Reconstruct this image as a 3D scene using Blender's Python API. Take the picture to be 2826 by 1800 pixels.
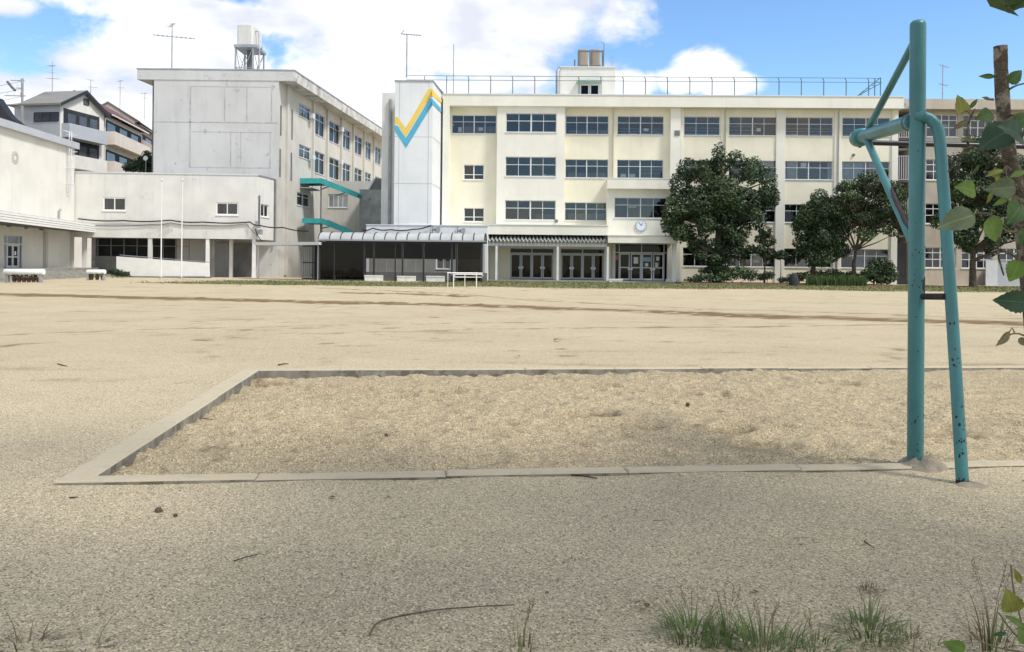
import bpy, math, random
import numpy as np
from mathutils import Vector, Matrix, noise

for o in list(bpy.data.objects):
    bpy.data.objects.remove(o)
scene = bpy.context.scene
col = scene.collection
R = math.radians
random.seed(7)

# ------------------------------------------------------------------ camera
F, CX, HY, CAMH, ROLL = 2350.0, 1413.0, 733.5, 1.32, 0.0105   # pixels of the 2826 x 1800 photograph
cam = bpy.data.cameras.new('camera')
cam.sensor_width = 36.0
cam.lens = 36.0 * F / 2826.0
cam.shift_y = -(900.0 - HY) / 2826.0
cam.clip_start = 0.05
cam.clip_end = 3000
camera = bpy.data.objects.new('camera', cam)
camera.location = (0, 0, CAMH)
camera.rotation_euler = (Matrix.Rotation(R(90), 3, 'X') @ Matrix.Rotation(ROLL, 3, 'Z')).to_euler()
col.objects.link(camera)
scene.camera = camera

# ------------------------------------------------------------------ sky and sun
SUN = Vector((0.50, -0.30, 0.80)).normalized()        # towards the sun: high, from the right
world = bpy.data.worlds.new('World')
scene.world = world
world.use_nodes = True
wn, wl = world.node_tree.nodes, world.node_tree.links
wn.clear()


def px_dir(px, py):
    dx, dy = px - CX, py - HY
    c, s = math.cos(ROLL), math.sin(ROLL)
    x, y = dx * c + dy * s, -dx * s + dy * c
    return Vector((x / F, 1.0, -y / F))


def build_sky():
    N = wn.new
    def lnk(a, b): wl.new(a, b)
    def math_(op, a, b=None, clamp=False):
        n = N('ShaderNodeMath'); n.operation = op; n.use_clamp = clamp
        for i, q in enumerate((a, b)):
            if q is None: continue
            if isinstance(q, (int, float)): n.inputs[i].default_value = q
            else: lnk(q, n.inputs[i])
        return n.outputs[0]
    out = N('ShaderNodeOutputWorld')
    bg = N('ShaderNodeBackground'); bg.inputs[1].default_value = 0.11
    lnk(bg.outputs[0], out.inputs[0])
    sky = N('ShaderNodeTexSky'); sky.sky_type = 'NISHITA'; sky.sun_disc = False
    sky.sun_elevation = math.asin(SUN.z)
    sky.sun_rotation = math.atan2(SUN.x, SUN.y)
    sky.altitude = 300; sky.air_density = 1.0; sky.dust_density = 0.1; sky.ozone_density = 3.0
    tc = N('ShaderNodeTexCoord'); D = tc.outputs['Generated']
    def noise_(scale, detail, rough, dist=0.0, stretch=(1, 1, 1), off=(0, 0, 0)):
        mp = N('ShaderNodeMapping'); mp.inputs['Scale'].default_value = stretch; mp.inputs['Location'].default_value = off
        lnk(D, mp.inputs['Vector'])
        n = N('ShaderNodeTexNoise'); n.inputs['Scale'].default_value = scale; n.inputs['Detail'].default_value = detail
        n.inputs['Roughness'].default_value = rough; n.inputs['Distortion'].default_value = dist
        lnk(mp.outputs[0], n.inputs['Vector'])
        return n.outputs['Fac']
    def blob(px, py, rx, ry):
        c = px_dir(px, py).normalized()
        s = N('ShaderNodeVectorMath'); s.operation = 'SUBTRACT'; lnk(D, s.inputs[0]); s.inputs[1].default_value = c
        m = N('ShaderNodeVectorMath'); m.operation = 'MULTIPLY'; lnk(s.outputs[0], m.inputs[0])
        m.inputs[1].default_value = (F / rx, F / rx * 0.5, F / ry)
        l = N('ShaderNodeVectorMath'); l.operation = 'LENGTH'; lnk(m.outputs[0], l.inputs[0])
        return math_('SUBTRACT', 1.0, l.outputs['Value'])
    blobs = [blob(*b) for b in ((1150, 60, 560, 230), (1020, 260, 420, 150), (500, 160, 340, 110), (330, 265, 280, 60), (1440, 40, 210, 190),
                                (1968, 190, 100, 66), (2010, 225, 110, 42), (1900, 222, 90, 40), (1735, 235, 85, 40), (100, 330, 360, 70), (560, 40, 420, 60), (20, 20, 90, 40))]
    B = blobs[0]
    for b in blobs[1:]:
        B = math_('MAXIMUM', B, b)
    # cloud field that goes on over the rest of the sky, broken by blue
    wide = math_('MULTIPLY', math_('SUBTRACT', noise_(1.7, 3, 0.5, 0.3, (1, 1, 1.8), (3.1, 0.4, 1.2)), 0.43), 4.0)
    sep = N('ShaderNodeSeparateXYZ'); lnk(D, sep.inputs[0])
    front = math_('MULTIPLY', math_('SUBTRACT', sep.outputs[1], 0.55), 6.0, True)       # the part of the sky with the clouds seen
    wide = math_('SUBTRACT', wide, math_('MULTIPLY', front, 3.0))
    B = math_('MAXIMUM', B, wide)
    n1 = math_('SUBTRACT', noise_(9.0, 9, 0.58, 0.25, (1, 1, 1.5)), 0.5)
    d = math_('ADD', math_('MULTIPLY', B, 0.9), math_('MULTIPLY', n1, 2.15))
    mr = N('ShaderNodeMapRange'); mr.interpolation_type = 'SMOOTHSTEP'
    lnk(d, mr.inputs['Value']); mr.inputs['From Min'].default_value = -0.10; mr.inputs['From Max'].default_value = 0.34
    cover = math_('MULTIPLY', mr.outputs[0], 0.97)
    # cloud body: bright tops, faint grey-lilac undersides
    shade = N('ShaderNodeMapRange'); lnk(noise_(7.0, 6, 0.5, 0.2, (1, 1, 2.6), (0.3, 0.1, 0.7)), shade.inputs['Value'])
    shade.inputs['From Min'].default_value = 0.40; shade.inputs['From Max'].default_value = 0.58
    ramp = N('ShaderNodeMix'); ramp.data_type = 'RGBA'
    lnk(shade.outputs[0], ramp.inputs['Factor'])
    ramp.inputs[6].default_value = (4.6, 4.75, 5.3, 1); ramp.inputs[7].default_value = (6.6, 6.6, 6.55, 1)
    mix = N('ShaderNodeMix'); mix.data_type = 'RGBA'
    hs = N('ShaderNodeHueSaturation'); hs.inputs['Saturation'].default_value = 1.12; hs.inputs['Value'].default_value = 1.15; lnk(sky.outputs[0], hs.inputs['Color'])
    lnk(cover, mix.inputs['Factor']); lnk(hs.outputs[0], mix.inputs[6]); lnk(ramp.outputs[2], mix.inputs[7])
    lnk(mix.outputs[2], bg.inputs[0])


build_sky()
sun_data = bpy.data.lights.new('sun', 'SUN')
sun_data.energy = 2.3
sun_data.angle = R(10)
sun_data.color = (1.0, 0.965, 0.90)
sun = bpy.data.objects.new('sun', sun_data)
sun.rotation_euler = (-SUN).to_track_quat('-Z', 'Y').to_euler()
sun.location = (40, -20, 60)
col.objects.link(sun)

scene.view_settings.view_transform = 'Standard'
scene.view_settings.look = 'None'
scene.view_settings.exposure = 0.74
scene.view_settings.gamma = 1.0
scene.render.engine = 'CYCLES'
scene.cycles.max_bounces = 8
scene.cycles.transparent_max_bounces = 12


# ------------------------------------------------------------------ pixels to places
def P(px, py, Y):
    r = px_dir(px, py)
    return Vector((r.x * Y, Y, CAMH + r.z * Y))


def G(px, py, z=0.0):
    r = px_dir(px, py)
    t = (z - CAMH) / r.z
    return Vector((r.x * t, t, z))


class FR:
    """A wall frame: local x along the wall, local y into the building, z up."""
    def __init__(s, ox, oy, a):
        s.o = Vector((ox, oy, 0)); s.a = a; s.c = math.cos(a); s.s = math.sin(a)
    def w(s, x, y, z):
        return Vector((s.o.x + x * s.c - y * s.s, s.o.y + x * s.s + y * s.c, z))
    def hit(s, px, py, y=0.0):
        r = px_dir(px, py)
        ox, oy = -s.o.x, -s.o.y
        lx, ly = ox * s.c + oy * s.s, -ox * s.s + oy * s.c
        dx, dy = r.x * s.c + r.y * s.s, -r.x * s.s + r.y * s.c
        t = (y - ly) / dy
        return lx + dx * t, CAMH + r.z * t
    def x(s, px, y=0.0, py=500):
        return s.hit(px, py, y)[0]
    def z(s, px, py, y=0.0):
        return s.hit(px, py, y)[1]


WORLD = FR(0, 0, 0)


class MB:
    """Collects shapes in a frame's local space; build() links them as one mesh object."""
    def __init__(s, fr=WORLD):
        s.v = []; s.f = []; s.m = []; s.sm = []; s.fr = fr; s.mi = 0
    def add(s, pts, faces, smooth=False, world=False):
        b = len(s.v)
        for p in pts:
            s.v.append(tuple(p) if world else tuple(s.fr.w(*p)))
        for f in faces:
            s.f.append(tuple(b + i for i in f)); s.m.append(s.mi); s.sm.append(smooth)
        return s
    def box(s, x0, x1, y0, y1, z0, z1):
        if x0 > x1: x0, x1 = x1, x0
        if y0 > y1: y0, y1 = y1, y0
        if z0 > z1: z0, z1 = z1, z0
        p = [(x0, y0, z0), (x1, y0, z0), (x1, y1, z0), (x0, y1, z0), (x0, y0, z1), (x1, y0, z1), (x1, y1, z1), (x0, y1, z1)]
        return s.add(p, [(0, 3, 2, 1), (4, 5, 6, 7), (0, 1, 5, 4), (1, 2, 6, 5), (2, 3, 7, 6), (3, 0, 4, 7)])
    def prism(s, xz, y0, y1):
        n = len(xz)
        p = [(x, y0, z) for x, z in xz] + [(x, y1, z) for x, z in xz]
        f = [tuple(range(n)), tuple(range(2 * n - 1, n - 1, -1))] + [(i, n + i, n + (i + 1) % n, (i + 1) % n) for i in range(n)]
        return s.add(p, f)
    def prism_z(s, xy, z0, z1):
        n = len(xy)
        p = [(x, y, z0) for x, y in xy] + [(x, y, z1) for x, y in xy]
        f = [tuple(range(n - 1, -1, -1)), tuple(range(n, 2 * n))] + [(i, (i + 1) % n, n + (i + 1) % n, n + i) for i in range(n)]
        return s.add(p, f)
    def hexa(s, p8, world=False):
        return s.add(p8, [(0, 3, 2, 1), (4, 5, 6, 7), (0, 1, 5, 4), (1, 2, 6, 5), (2, 3, 7, 6), (3, 0, 4, 7)], world=world)
    def tube(s, pts, r, n=8, caps=True):
        pts = [Vector(s.fr.w(*p)) for p in pts]
        k = len(pts)
        rs = r if isinstance(r, (list, tuple)) else [r] * k
        vs = []; up = None
        for i, p in enumerate(pts):
            t = (pts[min(i + 1, k - 1)] - pts[max(i - 1, 0)]).normalized()
            if up is None:
                up = Vector((0, 0, 1)) if abs(t.z) < 0.9 else Vector((1, 0, 0))
            a = t.cross(up).normalized(); up = a.cross(t).normalized()
            for j in range(n):
                th = 2 * math.pi * j / n
                vs.append(p + (a * math.cos(th) + up * math.sin(th)) * rs[i])
        fs = [(i * n + j, i * n + (j + 1) % n, (i + 1) * n + (j + 1) % n, (i + 1) * n + j) for i in range(k - 1) for j in range(n)]
        s.add(vs, fs, True, True)
        if caps:
            s.add(vs[:n], [tuple(range(n - 1, -1, -1))], False, True)
            s.add(vs[-n:], [tuple(range(n))], False, True)
        return s
    def wall(s, x0, x1, z0, z1, y0, y1, holes):
        """A wall slab with rectangular openings (hx0, hx1, hz0, hz1)."""
        xs = sorted({x0, x1} | {min(max(q, x0), x1) for h in holes for q in h[:2]})
        zs = sorted({z0, z1} | {min(max(q, z0), z1) for h in holes for q in h[2:]})
        for k in range(len(zs) - 1):
            zc = (zs[k] + zs[k + 1]) / 2; run = None
            if zs[k + 1] - zs[k] < 1e-5: continue
            for i in range(len(xs) - 1):
                xc = (xs[i] + xs[i + 1]) / 2
                solid = not any(h[0] < xc < h[1] and h[2] < zc < h[3] for h in holes)
                if solid:
                    run = (run[0], xs[i + 1]) if run else (xs[i], xs[i + 1])
                if run and (not solid or i == len(xs) - 2):
                    if run[1] - run[0] > 1e-5: s.box(run[0], run[1], y0, y1, zs[k], zs[k + 1])
                    run = None
        return s
    def build(s, name, mats, parent=None, smooth=None):
        me = bpy.data.meshes.new(name)
        me.from_pydata(s.v, [], s.f)
        if not isinstance(mats, (list, tuple)): mats = [mats]
        for m in mats: me.materials.append(m)
        me.polygons.foreach_set('material_index', s.m)
        me.polygons.foreach_set('use_smooth', [True] * len(s.f) if smooth else s.sm)
        me.update()
        o = bpy.data.objects.new(name, me); col.objects.link(o)
        if parent is not None: attach(o, parent)
        return o


def world_loc(o):
    v = Vector(o.get('_base', (0, 0, 0))) if o.type == 'EMPTY' else Vector((0, 0, 0))
    return v


def attach(o, parent):
    o.parent = parent
    if parent.type == 'EMPTY':
        o.matrix_parent_inverse = Matrix.Translation(-Vector(parent.location))


def tag(o, label, cat, group=None, kind=None):
    if label: o['label'] = label
    if cat: o['category'] = cat
    if group: o['group'] = group
    if kind: o['kind'] = kind
    return o


def thing(name, label, cat, loc=(0, 0, 0), group=None):
    o = bpy.data.objects.new(name, None); o.empty_display_size = 0.3
    o.location = loc; col.objects.link(o)
    return tag(o, label, cat, group)


# ------------------------------------------------------------------ materials
def mat(name, c, rough=0.8, var=0.12, scale=1.5, detail=5, streak=0.0, grime=None, grime_at=0.62, grime_scale=1.3, bump=0.0, bump_scale=60, spec=0.3, metal=0.0, stretch=(1, 1, 1), transl=0.0):
    m = bpy.data.materials.new(name); m.use_nodes = True
    nt = m.node_tree; nd, lk = nt.nodes, nt.links
    b = nd['Principled BSDF']
    b.inputs['Roughness'].default_value = rough; b.inputs['Specular IOR Level'].default_value = spec; b.inputs['Metallic'].default_value = metal
    geo = nd.new('ShaderNodeNewGeometry')
    def nz(sc, st=(1, 1, 1), det=detail, rg=0.55):
        mp = nd.new('ShaderNodeMapping'); mp.inputs['Scale'].default_value = st; lk.new(geo.outputs['Position'], mp.inputs[0])
        n = nd.new('ShaderNodeTexNoise'); n.inputs['Scale'].default_value = sc; n.inputs['Detail'].default_value = det; n.inputs['Roughness'].default_value = rg
        lk.new(mp.outputs[0], n.inputs['Vector']); return n.outputs['Fac']
    def mixc(fac, a, bcol):
        x = nd.new('ShaderNodeMix'); x.data_type = 'RGBA'
        if isinstance(fac, float): x.inputs[0].default_value = fac
        else: lk.new(fac, x.inputs[0])
        for i, q in ((6, a), (7, bcol)):
            if isinstance(q, tuple): x.inputs[i].default_value = (*q, 1)
            else: lk.new(q, x.inputs[i])
        return x.outputs[2]
    def rng(v, a, bb, lo=0.0, hi=1.0):
        r = nd.new('ShaderNodeMapRange'); r.interpolation_type = 'SMOOTHSTEP'; lk.new(v, r.inputs[0])
        for i, q in enumerate((a, bb, lo, hi)): r.inputs[i + 1].default_value = q
        return r.outputs[0]
    dark = tuple(q * (1 - var) for q in c); lite = tuple(min(1, q * (1 + var * 0.6)) for q in c)
    base = mixc(rng(nz(scale, stretch), 0.3, 0.7), dark, lite)
    if streak:
        base = mixc(rng(nz(1.0, (2.2, 2.2, 0.16), 6, 0.6), 0.50, 0.75, 0.0, streak), base, tuple(q * 0.55 for q in c))
    if grime:
        base = mixc(rng(nz(grime_scale, (1, 1, 1), 8, 0.65), grime_at, grime_at + 0.07, 0.0, 0.85), base, grime)
    lk.new(base, b.inputs['Base Color'])
    if bump:
        bp = nd.new('ShaderNodeBump'); bp.inputs['Strength'].default_value = bump; bp.inputs['Distance'].default_value = 0.02
        lk.new(nz(bump_scale, (1, 1, 1), 4, 0.6), bp.inputs['Height']); lk.new(bp.outputs[0], b.inputs['Normal'])
    if transl:
        tr = nd.new('ShaderNodeBsdfTranslucent'); lk.new(base, tr.inputs['Color'])
        ms = nd.new('ShaderNodeMixShader'); ms.inputs[0].default_value = transl
        lk.new(b.outputs[0], ms.inputs[1]); lk.new(tr.outputs[0], ms.inputs[2]); lk.new(ms.outputs[0], nd['Material Output'].inputs[0])
    return m


def glass_mat(name, tint, refl=1.0, ior=1.5):
    m = bpy.data.materials.new(name); m.use_nodes = True
    nd, lk = m.node_tree.nodes, m.node_tree.links
    nd.remove(nd['Principled BSDF'])
    t = nd.new('ShaderNodeBsdfTransparent'); t.inputs[0].default_value = (*tint, 1)
    g = nd.new('ShaderNodeBsdfGlossy'); g.inputs['Roughness'].default_value = 0.03; g.inputs[0].default_value = (refl, refl, refl, 1)
    geo = nd.new('ShaderNodeNewGeometry')
    n = nd.new('ShaderNodeTexNoise'); n.inputs['Scale'].default_value = 0.9; n.inputs['Detail'].default_value = 1
    lk.new(geo.outputs['Position'], n.inputs['Vector'])
    bp = nd.new('ShaderNodeBump'); bp.inputs['Strength'].default_value = 0.12; bp.inputs['Distance'].default_value = 0.05
    lk.new(n.outputs['Fac'], bp.inputs['Height']); lk.new(bp.outputs[0], g.inputs['Normal'])
    fr = nd.new('ShaderNodeFresnel'); fr.inputs[0].default_value = ior
    mx = nd.new('ShaderNodeMixShader'); lk.new(fr.outputs[0], mx.inputs[0]); lk.new(t.outputs[0], mx.inputs[1]); lk.new(g.outputs[0], mx.inputs[2])
    lk.new(mx.outputs[0], nd['Material Output'].inputs[0])
    return m


M = {}
M['cream'] = mat('cream_paint', (0.79, 0.745, 0.595), 0.85, 0.06, 0.5, streak=0.13)
M['bay'] = mat('pale_cream_paint', (0.77, 0.75, 0.665), 0.85, 0.05, 0.5, streak=0.13)
M['white_wall'] = mat('white_panel_paint', (0.71, 0.73, 0.745), 0.7, 0.05, 0.6, streak=0.14)
M['yellow'] = mat('yellow_band_paint', (0.78, 0.56, 0.13), 0.7, 0.06)
M['blue'] = mat('blue_band_paint', (0.10, 0.40, 0.58), 0.7, 0.06)
M['faintseam'] = mat('faint_plaster_joint', (0.44, 0.445, 0.44), 0.9, 0.25, 1.5)
M['seam'] = mat('grey_joint_filler', (0.40, 0.41, 0.42), 0.9, 0.1)
M['gable'] = mat('stained_grey_plaster', (0.565, 0.565, 0.555), 0.9, 0.07, 0.35, streak=0.22, grime=(0.36, 0.365, 0.355), grime_at=0.60, grime_scale=1.0)
M['fascia'] = mat('weathered_fascia', (0.54, 0.53, 0.50), 0.9, 0.2, 0.7, streak=0.75, grime=(0.27, 0.25, 0.22), grime_at=0.545, grime_scale=0.9)
M['beige'] = mat('beige_render', (0.56, 0.535, 0.485), 0.9, 0.08, 0.6, streak=0.3)
M['annex'] = mat('annex_off_white', (0.70, 0.69, 0.65), 0.9, 0.08, 0.5, streak=0.28, grime=(0.50, 0.49, 0.45), grime_at=0.60, grime_scale=0.4)
M['gym'] = mat('gym_cream_wall', (0.71, 0.695, 0.64), 0.9, 0.08, 0.4, streak=0.18)
M['oldwall'] = mat('old_beige_wall', (0.50, 0.44, 0.36), 0.9, 0.10, 0.6, streak=0.3)
M['concrete'] = mat('grey_concrete', (0.34, 0.34, 0.33), 0.9, 0.18, 0.9, streak=0.3, grime=(0.20, 0.20, 0.19), grime_at=0.58)
M['dkconcrete'] = mat('dark_concrete', (0.17, 0.17, 0.17), 0.9, 0.2, 0.9)
M['step'] = mat('step_concrete', (0.30, 0.29, 0.26), 0.9, 0.2, 0.9, grime=(0.17, 0.15, 0.12), grime_at=0.58)
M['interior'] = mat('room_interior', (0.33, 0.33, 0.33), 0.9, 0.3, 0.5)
M['furniture'] = mat('room_furniture', (0.24, 0.20, 0.16), 0.8, 0.4, 0.8)
M['alu'] = mat('white_aluminium', (0.62, 0.64, 0.66), 0.45, 0.05, spec=0.5)
M['midalu'] = mat('satin_aluminium', (0.46, 0.47, 0.48), 0.45, 0.08, spec=0.5)
M['dkalu'] = mat('grey_aluminium', (0.30, 0.31, 0.33), 0.45, 0.08, spec=0.5)
M['blackmetal'] = mat('dark_bronze_metal', (0.025, 0.025, 0.03), 0.5, 0.2, spec=0.4)
M['steel'] = mat('galvanised_steel', (0.36, 0.38, 0.40), 0.5, 0.15, spec=0.5, metal=0.3)
M['fence'] = mat('green_grey_fence_paint', (0.10, 0.17, 0.19), 0.5, 0.1)
M['tealpaint'] = mat('teal_canopy_paint', (0.05, 0.36, 0.37), 0.6, 0.15, 1.2)
M['white'] = mat('white_paint', (0.80, 0.80, 0.78), 0.6, 0.05)
M['oldwhite'] = mat('dirty_white_paint', (0.70, 0.69, 0.65), 0.8, 0.12, 3.0, streak=0.3, grime=(0.22, 0.21, 0.17), grime_at=0.63, grime_scale=3.0)
M['polycarb'] = mat('milky_polycarbonate', (0.56, 0.57, 0.57), 0.35, 0.12, 1.0, spec=0.5, transl=0.25)
M['tanktan'] = mat('tan_tank_panel', (0.33, 0.29, 0.23), 0.6, 0.12, 1.0)
M['tankwhite'] = mat('frp_tank_white', (0.62, 0.61, 0.58), 0.6, 0.08, 1.0, streak=0.15)
M['curtain'] = mat('pale_curtain', (0.70, 0.72, 0.74), 0.9, 0.12, 6.0, stretch=(3, 3, 0.1), transl=0.3)
M['paper'] = mat('white_paper', (0.80, 0.81, 0.82), 0.9, 0.05)
M['poster'] = mat('blue_poster_paper', (0.35, 0.52, 0.68), 0.9, 0.2, 20)
M['red'] = mat('red_notice', (0.55, 0.16, 0.13), 0.8, 0.2, 12)
M['black'] = mat('black_rubber', (0.015, 0.015, 0.016), 0.6, 0.1)
M['rooftile'] = mat('grey_roof_tiles', (0.22, 0.215, 0.20), 0.7, 0.2, 3.0, stretch=(1, 1, 6))
M['maroon'] = mat('maroon_roof_tiles', (0.14, 0.07, 0.075), 0.7, 0.2, 3.0, stretch=(1, 1, 6))
M['palegrey'] = mat('pale_grey_siding', (0.44, 0.46, 0.50), 0.8, 0.05, 1.0)
M['housewhite'] = mat('cream_house_render', (0.70, 0.68, 0.63), 0.85, 0.06, 1.0)
M['peach'] = mat('peach_balcony_render', (0.68, 0.61, 0.54), 0.85, 0.06, 1.0)
M['brownwall'] = mat('brown_house_wall', (0.42, 0.35, 0.30), 0.85, 0.1, 1.0)
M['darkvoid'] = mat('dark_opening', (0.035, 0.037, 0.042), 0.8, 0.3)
M['bark'] = mat('tree_bark', (0.09, 0.07, 0.055), 0.95, 0.4, 6, bump=0.6, bump_scale=14)
M['leaf_dark'] = mat('dark_evergreen_leaf', (0.034, 0.060, 0.026), 0.55, 0.35, 0.7, spec=0.35, transl=0.15)
M['leaf_mid'] = mat('mid_green_leaf', (0.062, 0.105, 0.034), 0.55, 0.35, 0.7, spec=0.35, transl=0.2)
M['leaf_olive'] = mat('olive_leaf', (0.066, 0.072, 0.034), 0.6, 0.35, 0.8, spec=0.3, transl=0.2)
M['leaf_light'] = mat('light_green_leaf', (0.13, 0.20, 0.06), 0.6, 0.3, 1.0, spec=0.3, transl=0.3)
M['doorglass'] = glass_mat('dark_door_glass', (0.10, 0.11, 0.13), 0.9, 1.28)
M['glass'] = glass_mat('window_glass', (0.76, 0.80, 0.84), 1.0, 1.72)
M['tintglass'] = glass_mat('tinted_screen', (0.05, 0.047, 0.05), 0.6, 1.38)

# ------------------------------------------------------------------ ground, sandpit
PA = G(148, 1341) ; PA.z = 0                     # outer corners of the sandpit kerb
PB = G(676, 1023)
E1 = Vector((math.cos(R(6.6)), math.sin(R(6.6)), 0))
E2 = (PB - PA).normalized()
PW = (PB - PA).length
PL = 11.5
KW = 0.19                                        # kerb width


def st(s, t, z=0.0):
    p = PA + E1 * s + E2 * t
    return Vector((p.x, p.y, z))


def to_st(x, y):
    det = E1.x * E2.y - E1.y * E2.x
    dx, dy = x - PA.x, y - PA.y
    return (dx * E2.y - dy * E2.x) / det, (E1.x * dy - E1.y * dx) / det


def nz3(x, y, z=0.0):
    return noise.noise((x, y, z))


def fbm(x, y, sc, oct=4, z=0.0):
    return noise.fractal((x * sc, y * sc, z), 0.7, 2.1, oct)


def seg_dist(x, y, pts):
    best = 1e9
    for (x0, y0), (x1, y1) in zip(pts, pts[1:]):
        dx, dy = x1 - x0, y1 - y0
        t = max(0, min(1, ((x - x0) * dx + (y - y0) * dy) / (dx * dx + dy * dy)))
        d = math.hypot(x - x0 - t * dx, y - y0 - t * dy)
        best = min(best, d)
    return best


def gpts(*pp):
    return [tuple(G(*p).xy) for p in pp]


RUT_MAIN = gpts((-600, 800), (0, 812), (500, 824), (1000, 836), (1300, 843), (1700, 856), (2100, 872), (2826, 893))
RUT_SIDE = gpts((900, 796), (1200, 808), (1500, 830), (1800, 846), (2400, 866), (3300, 900))
RUT_FAR = gpts((960, 808), (1150, 812), (1280, 818))
RUTS_THIN = [gpts((0, 926), (300, 912), (900, 898), (1500, 890)), gpts((0, 956), (160, 940)), gpts((600, 928), (1100, 914), (1700, 903), (2300, 900)), gpts((1700, 905), (2500, 896), (2826, 905))]
TUFT_BAND = gpts((1500, 790), (1900, 792), (2400, 796), (3300, 806))


def ground_paint(x, y):
    """(moist brown soil, grass) masks of the schoolyard at a place."""
    dirt_shade = grass = 0.0
    if 9 < y < 75:
        n = fbm(x, y, 0.5, 4); n2 = fbm(x, y, 2.2, 3, 5.0)
        wob = n * 0.9
        for pts, w, k in ((RUT_MAIN, 1.45, 1.35), (RUT_SIDE, 0.6, 0.55), (RUT_FAR, 0.9, 1.1)):
            d = seg_dist(x, y + wob * 0.6, pts)
            if d < w * 2:
                dirt_shade = max(dirt_shade, k * (1.3 if x < -2 else 1.0) * max(0, 1 - d / w) * (0.75 + n2 * 0.9))
        for pts in RUTS_THIN:
            d = seg_dist(x, y + n * 0.25, pts)
            if d < 0.5:
                dirt_shade = max(dirt_shade, 0.75 * max(0, 1 - d / 0.22) * (0.6 + n2))
        dirt_shade = max(dirt_shade, (0.22 * max(0, fbm(x * 0.35, y, 0.33, 4, 9.0) - 0.12)) + 0.45 * max(0, fbm(x * 0.4, y * 1.3, 1.3, 3, 2.0) - 0.22) + 0.9 * max(0, fbm(x * .6, y, 3.0, 3, 6.0) - .42))
    if y > 40:
        # strip of thin turf in front of the buildings
        f0 = 50.5 + 2.6 * fbm(x, 0, 0.10, 3, 4.0) + 0.8 * fbm(x, y, 0.6, 3)
        a = max(0, min(1, (y - f0) / 2.5)) * max(0, min(1, (x + 24 + 3 * fbm(x, y, 0.3)) / 4))
        grass = a * max(0, min(1, (75 - y) / 4))
        if x < -7: grass *= max(0, min(1, (66 + 1.5 * fbm(x, y, 0.3) - y) / 3))
    return max(0, min(1, dirt_shade)), max(0, min(1, grass))


_rs = random.Random(9)
SCUFFS = [(_rs.uniform(-3.2, 3.2), _rs.uniform(2.7, 6.0), _rs.uniform(.003, .014), _rs.uniform(.006, .022)) for _ in range(90)]


def ground_z(x, y, s, t, dirt_shade):
    z = 0.0
    dpit = max(-s, s - PL, -t, t - PW)                      # distance from the kerb
    amp = min(1, max(0, (dpit - 0.05) / 0.5))
    z += amp * 0.012 * fbm(x, y, 0.7, 3, 1.0)
    if y < 7: z += amp * (0.007 * fbm(x, y, 3.0, 3, 4.0) + 0.004 * fbm(x, y, 9.0, 2, 8.0) - sum(d_ * math.exp(-((x - a_) ** 2 + (y - b_) ** 2) / r_) for a_, b_, r_, d_ in SCUFFS if abs(x - a_) < .4 and abs(y - b_) < .4))
    if 0 <= dpit < 0.6:
        z += 0.016 * (1 - dpit / 0.6) * (fbm(x, y, 1.1, 2, 7.0) + 0.10)
    if dirt_shade > 0.05:
        z += 0.06 * min(1, dirt_shade) * fbm(x, y * 1.6, 1.6, 3, 3.0) - 0.02 * dirt_shade
    return z


def axis(*spans):
    a = []
    for lo, hi, step in spans:
        n = max(1, int(round((hi - lo) / step)))
        a += [lo + (hi - lo) * i / n for i in range(n)]
    a.append(spans[-1][1])
    return a


SS = axis((-600, -80, 40), (-80, -30, 2.0), (-30, -6, 0.4), (-6, -2, 0.2), (-2, 0, 0.08), (0, 6, 0.08), (6, PL, 0.25), (PL, 30, 0.5), (30, 80, 2.5), (80, 600, 40))
TT = axis((-60, -6, 3), (-6, -3, 0.2), (-3, 0, 0.06), (0, PW, 0.18), (PW, 14, 0.16), (14, 33, 0.16), (33, 70, 0.55), (70, 110, 4), (110, 900, 60))
ns, nt_ = len(SS), len(TT)
gv = np.zeros((nt_ * ns, 3)); gd = np.zeros(nt_ * ns); gg = np.zeros(nt_ * ns)
for j, t in enumerate(TT):
    for i, s in enumerate(SS):
        p = PA + E1 * s + E2 * t
        k = j * ns + i
        if abs(s) < 80 and -8 < t < 72:
            d, g = ground_paint(p.x, p.y); gd[k] = d; gg[k] = g
            z = ground_z(p.x, p.y, s, t, d)
        else:
            z = 0.0
        gv[k] = (p.x, p.y, z)
gf = []
for j in range(nt_ - 1):
    tc = (TT[j] + TT[j + 1]) / 2
    for i in range(ns - 1):
        sc = (SS[i] + SS[i + 1]) / 2
        if 0 < sc < PL and 0 < tc < PW: continue
        k = j * ns + i
        gf.append((k, k + 1, k + 1 + ns, k + ns))


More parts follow.
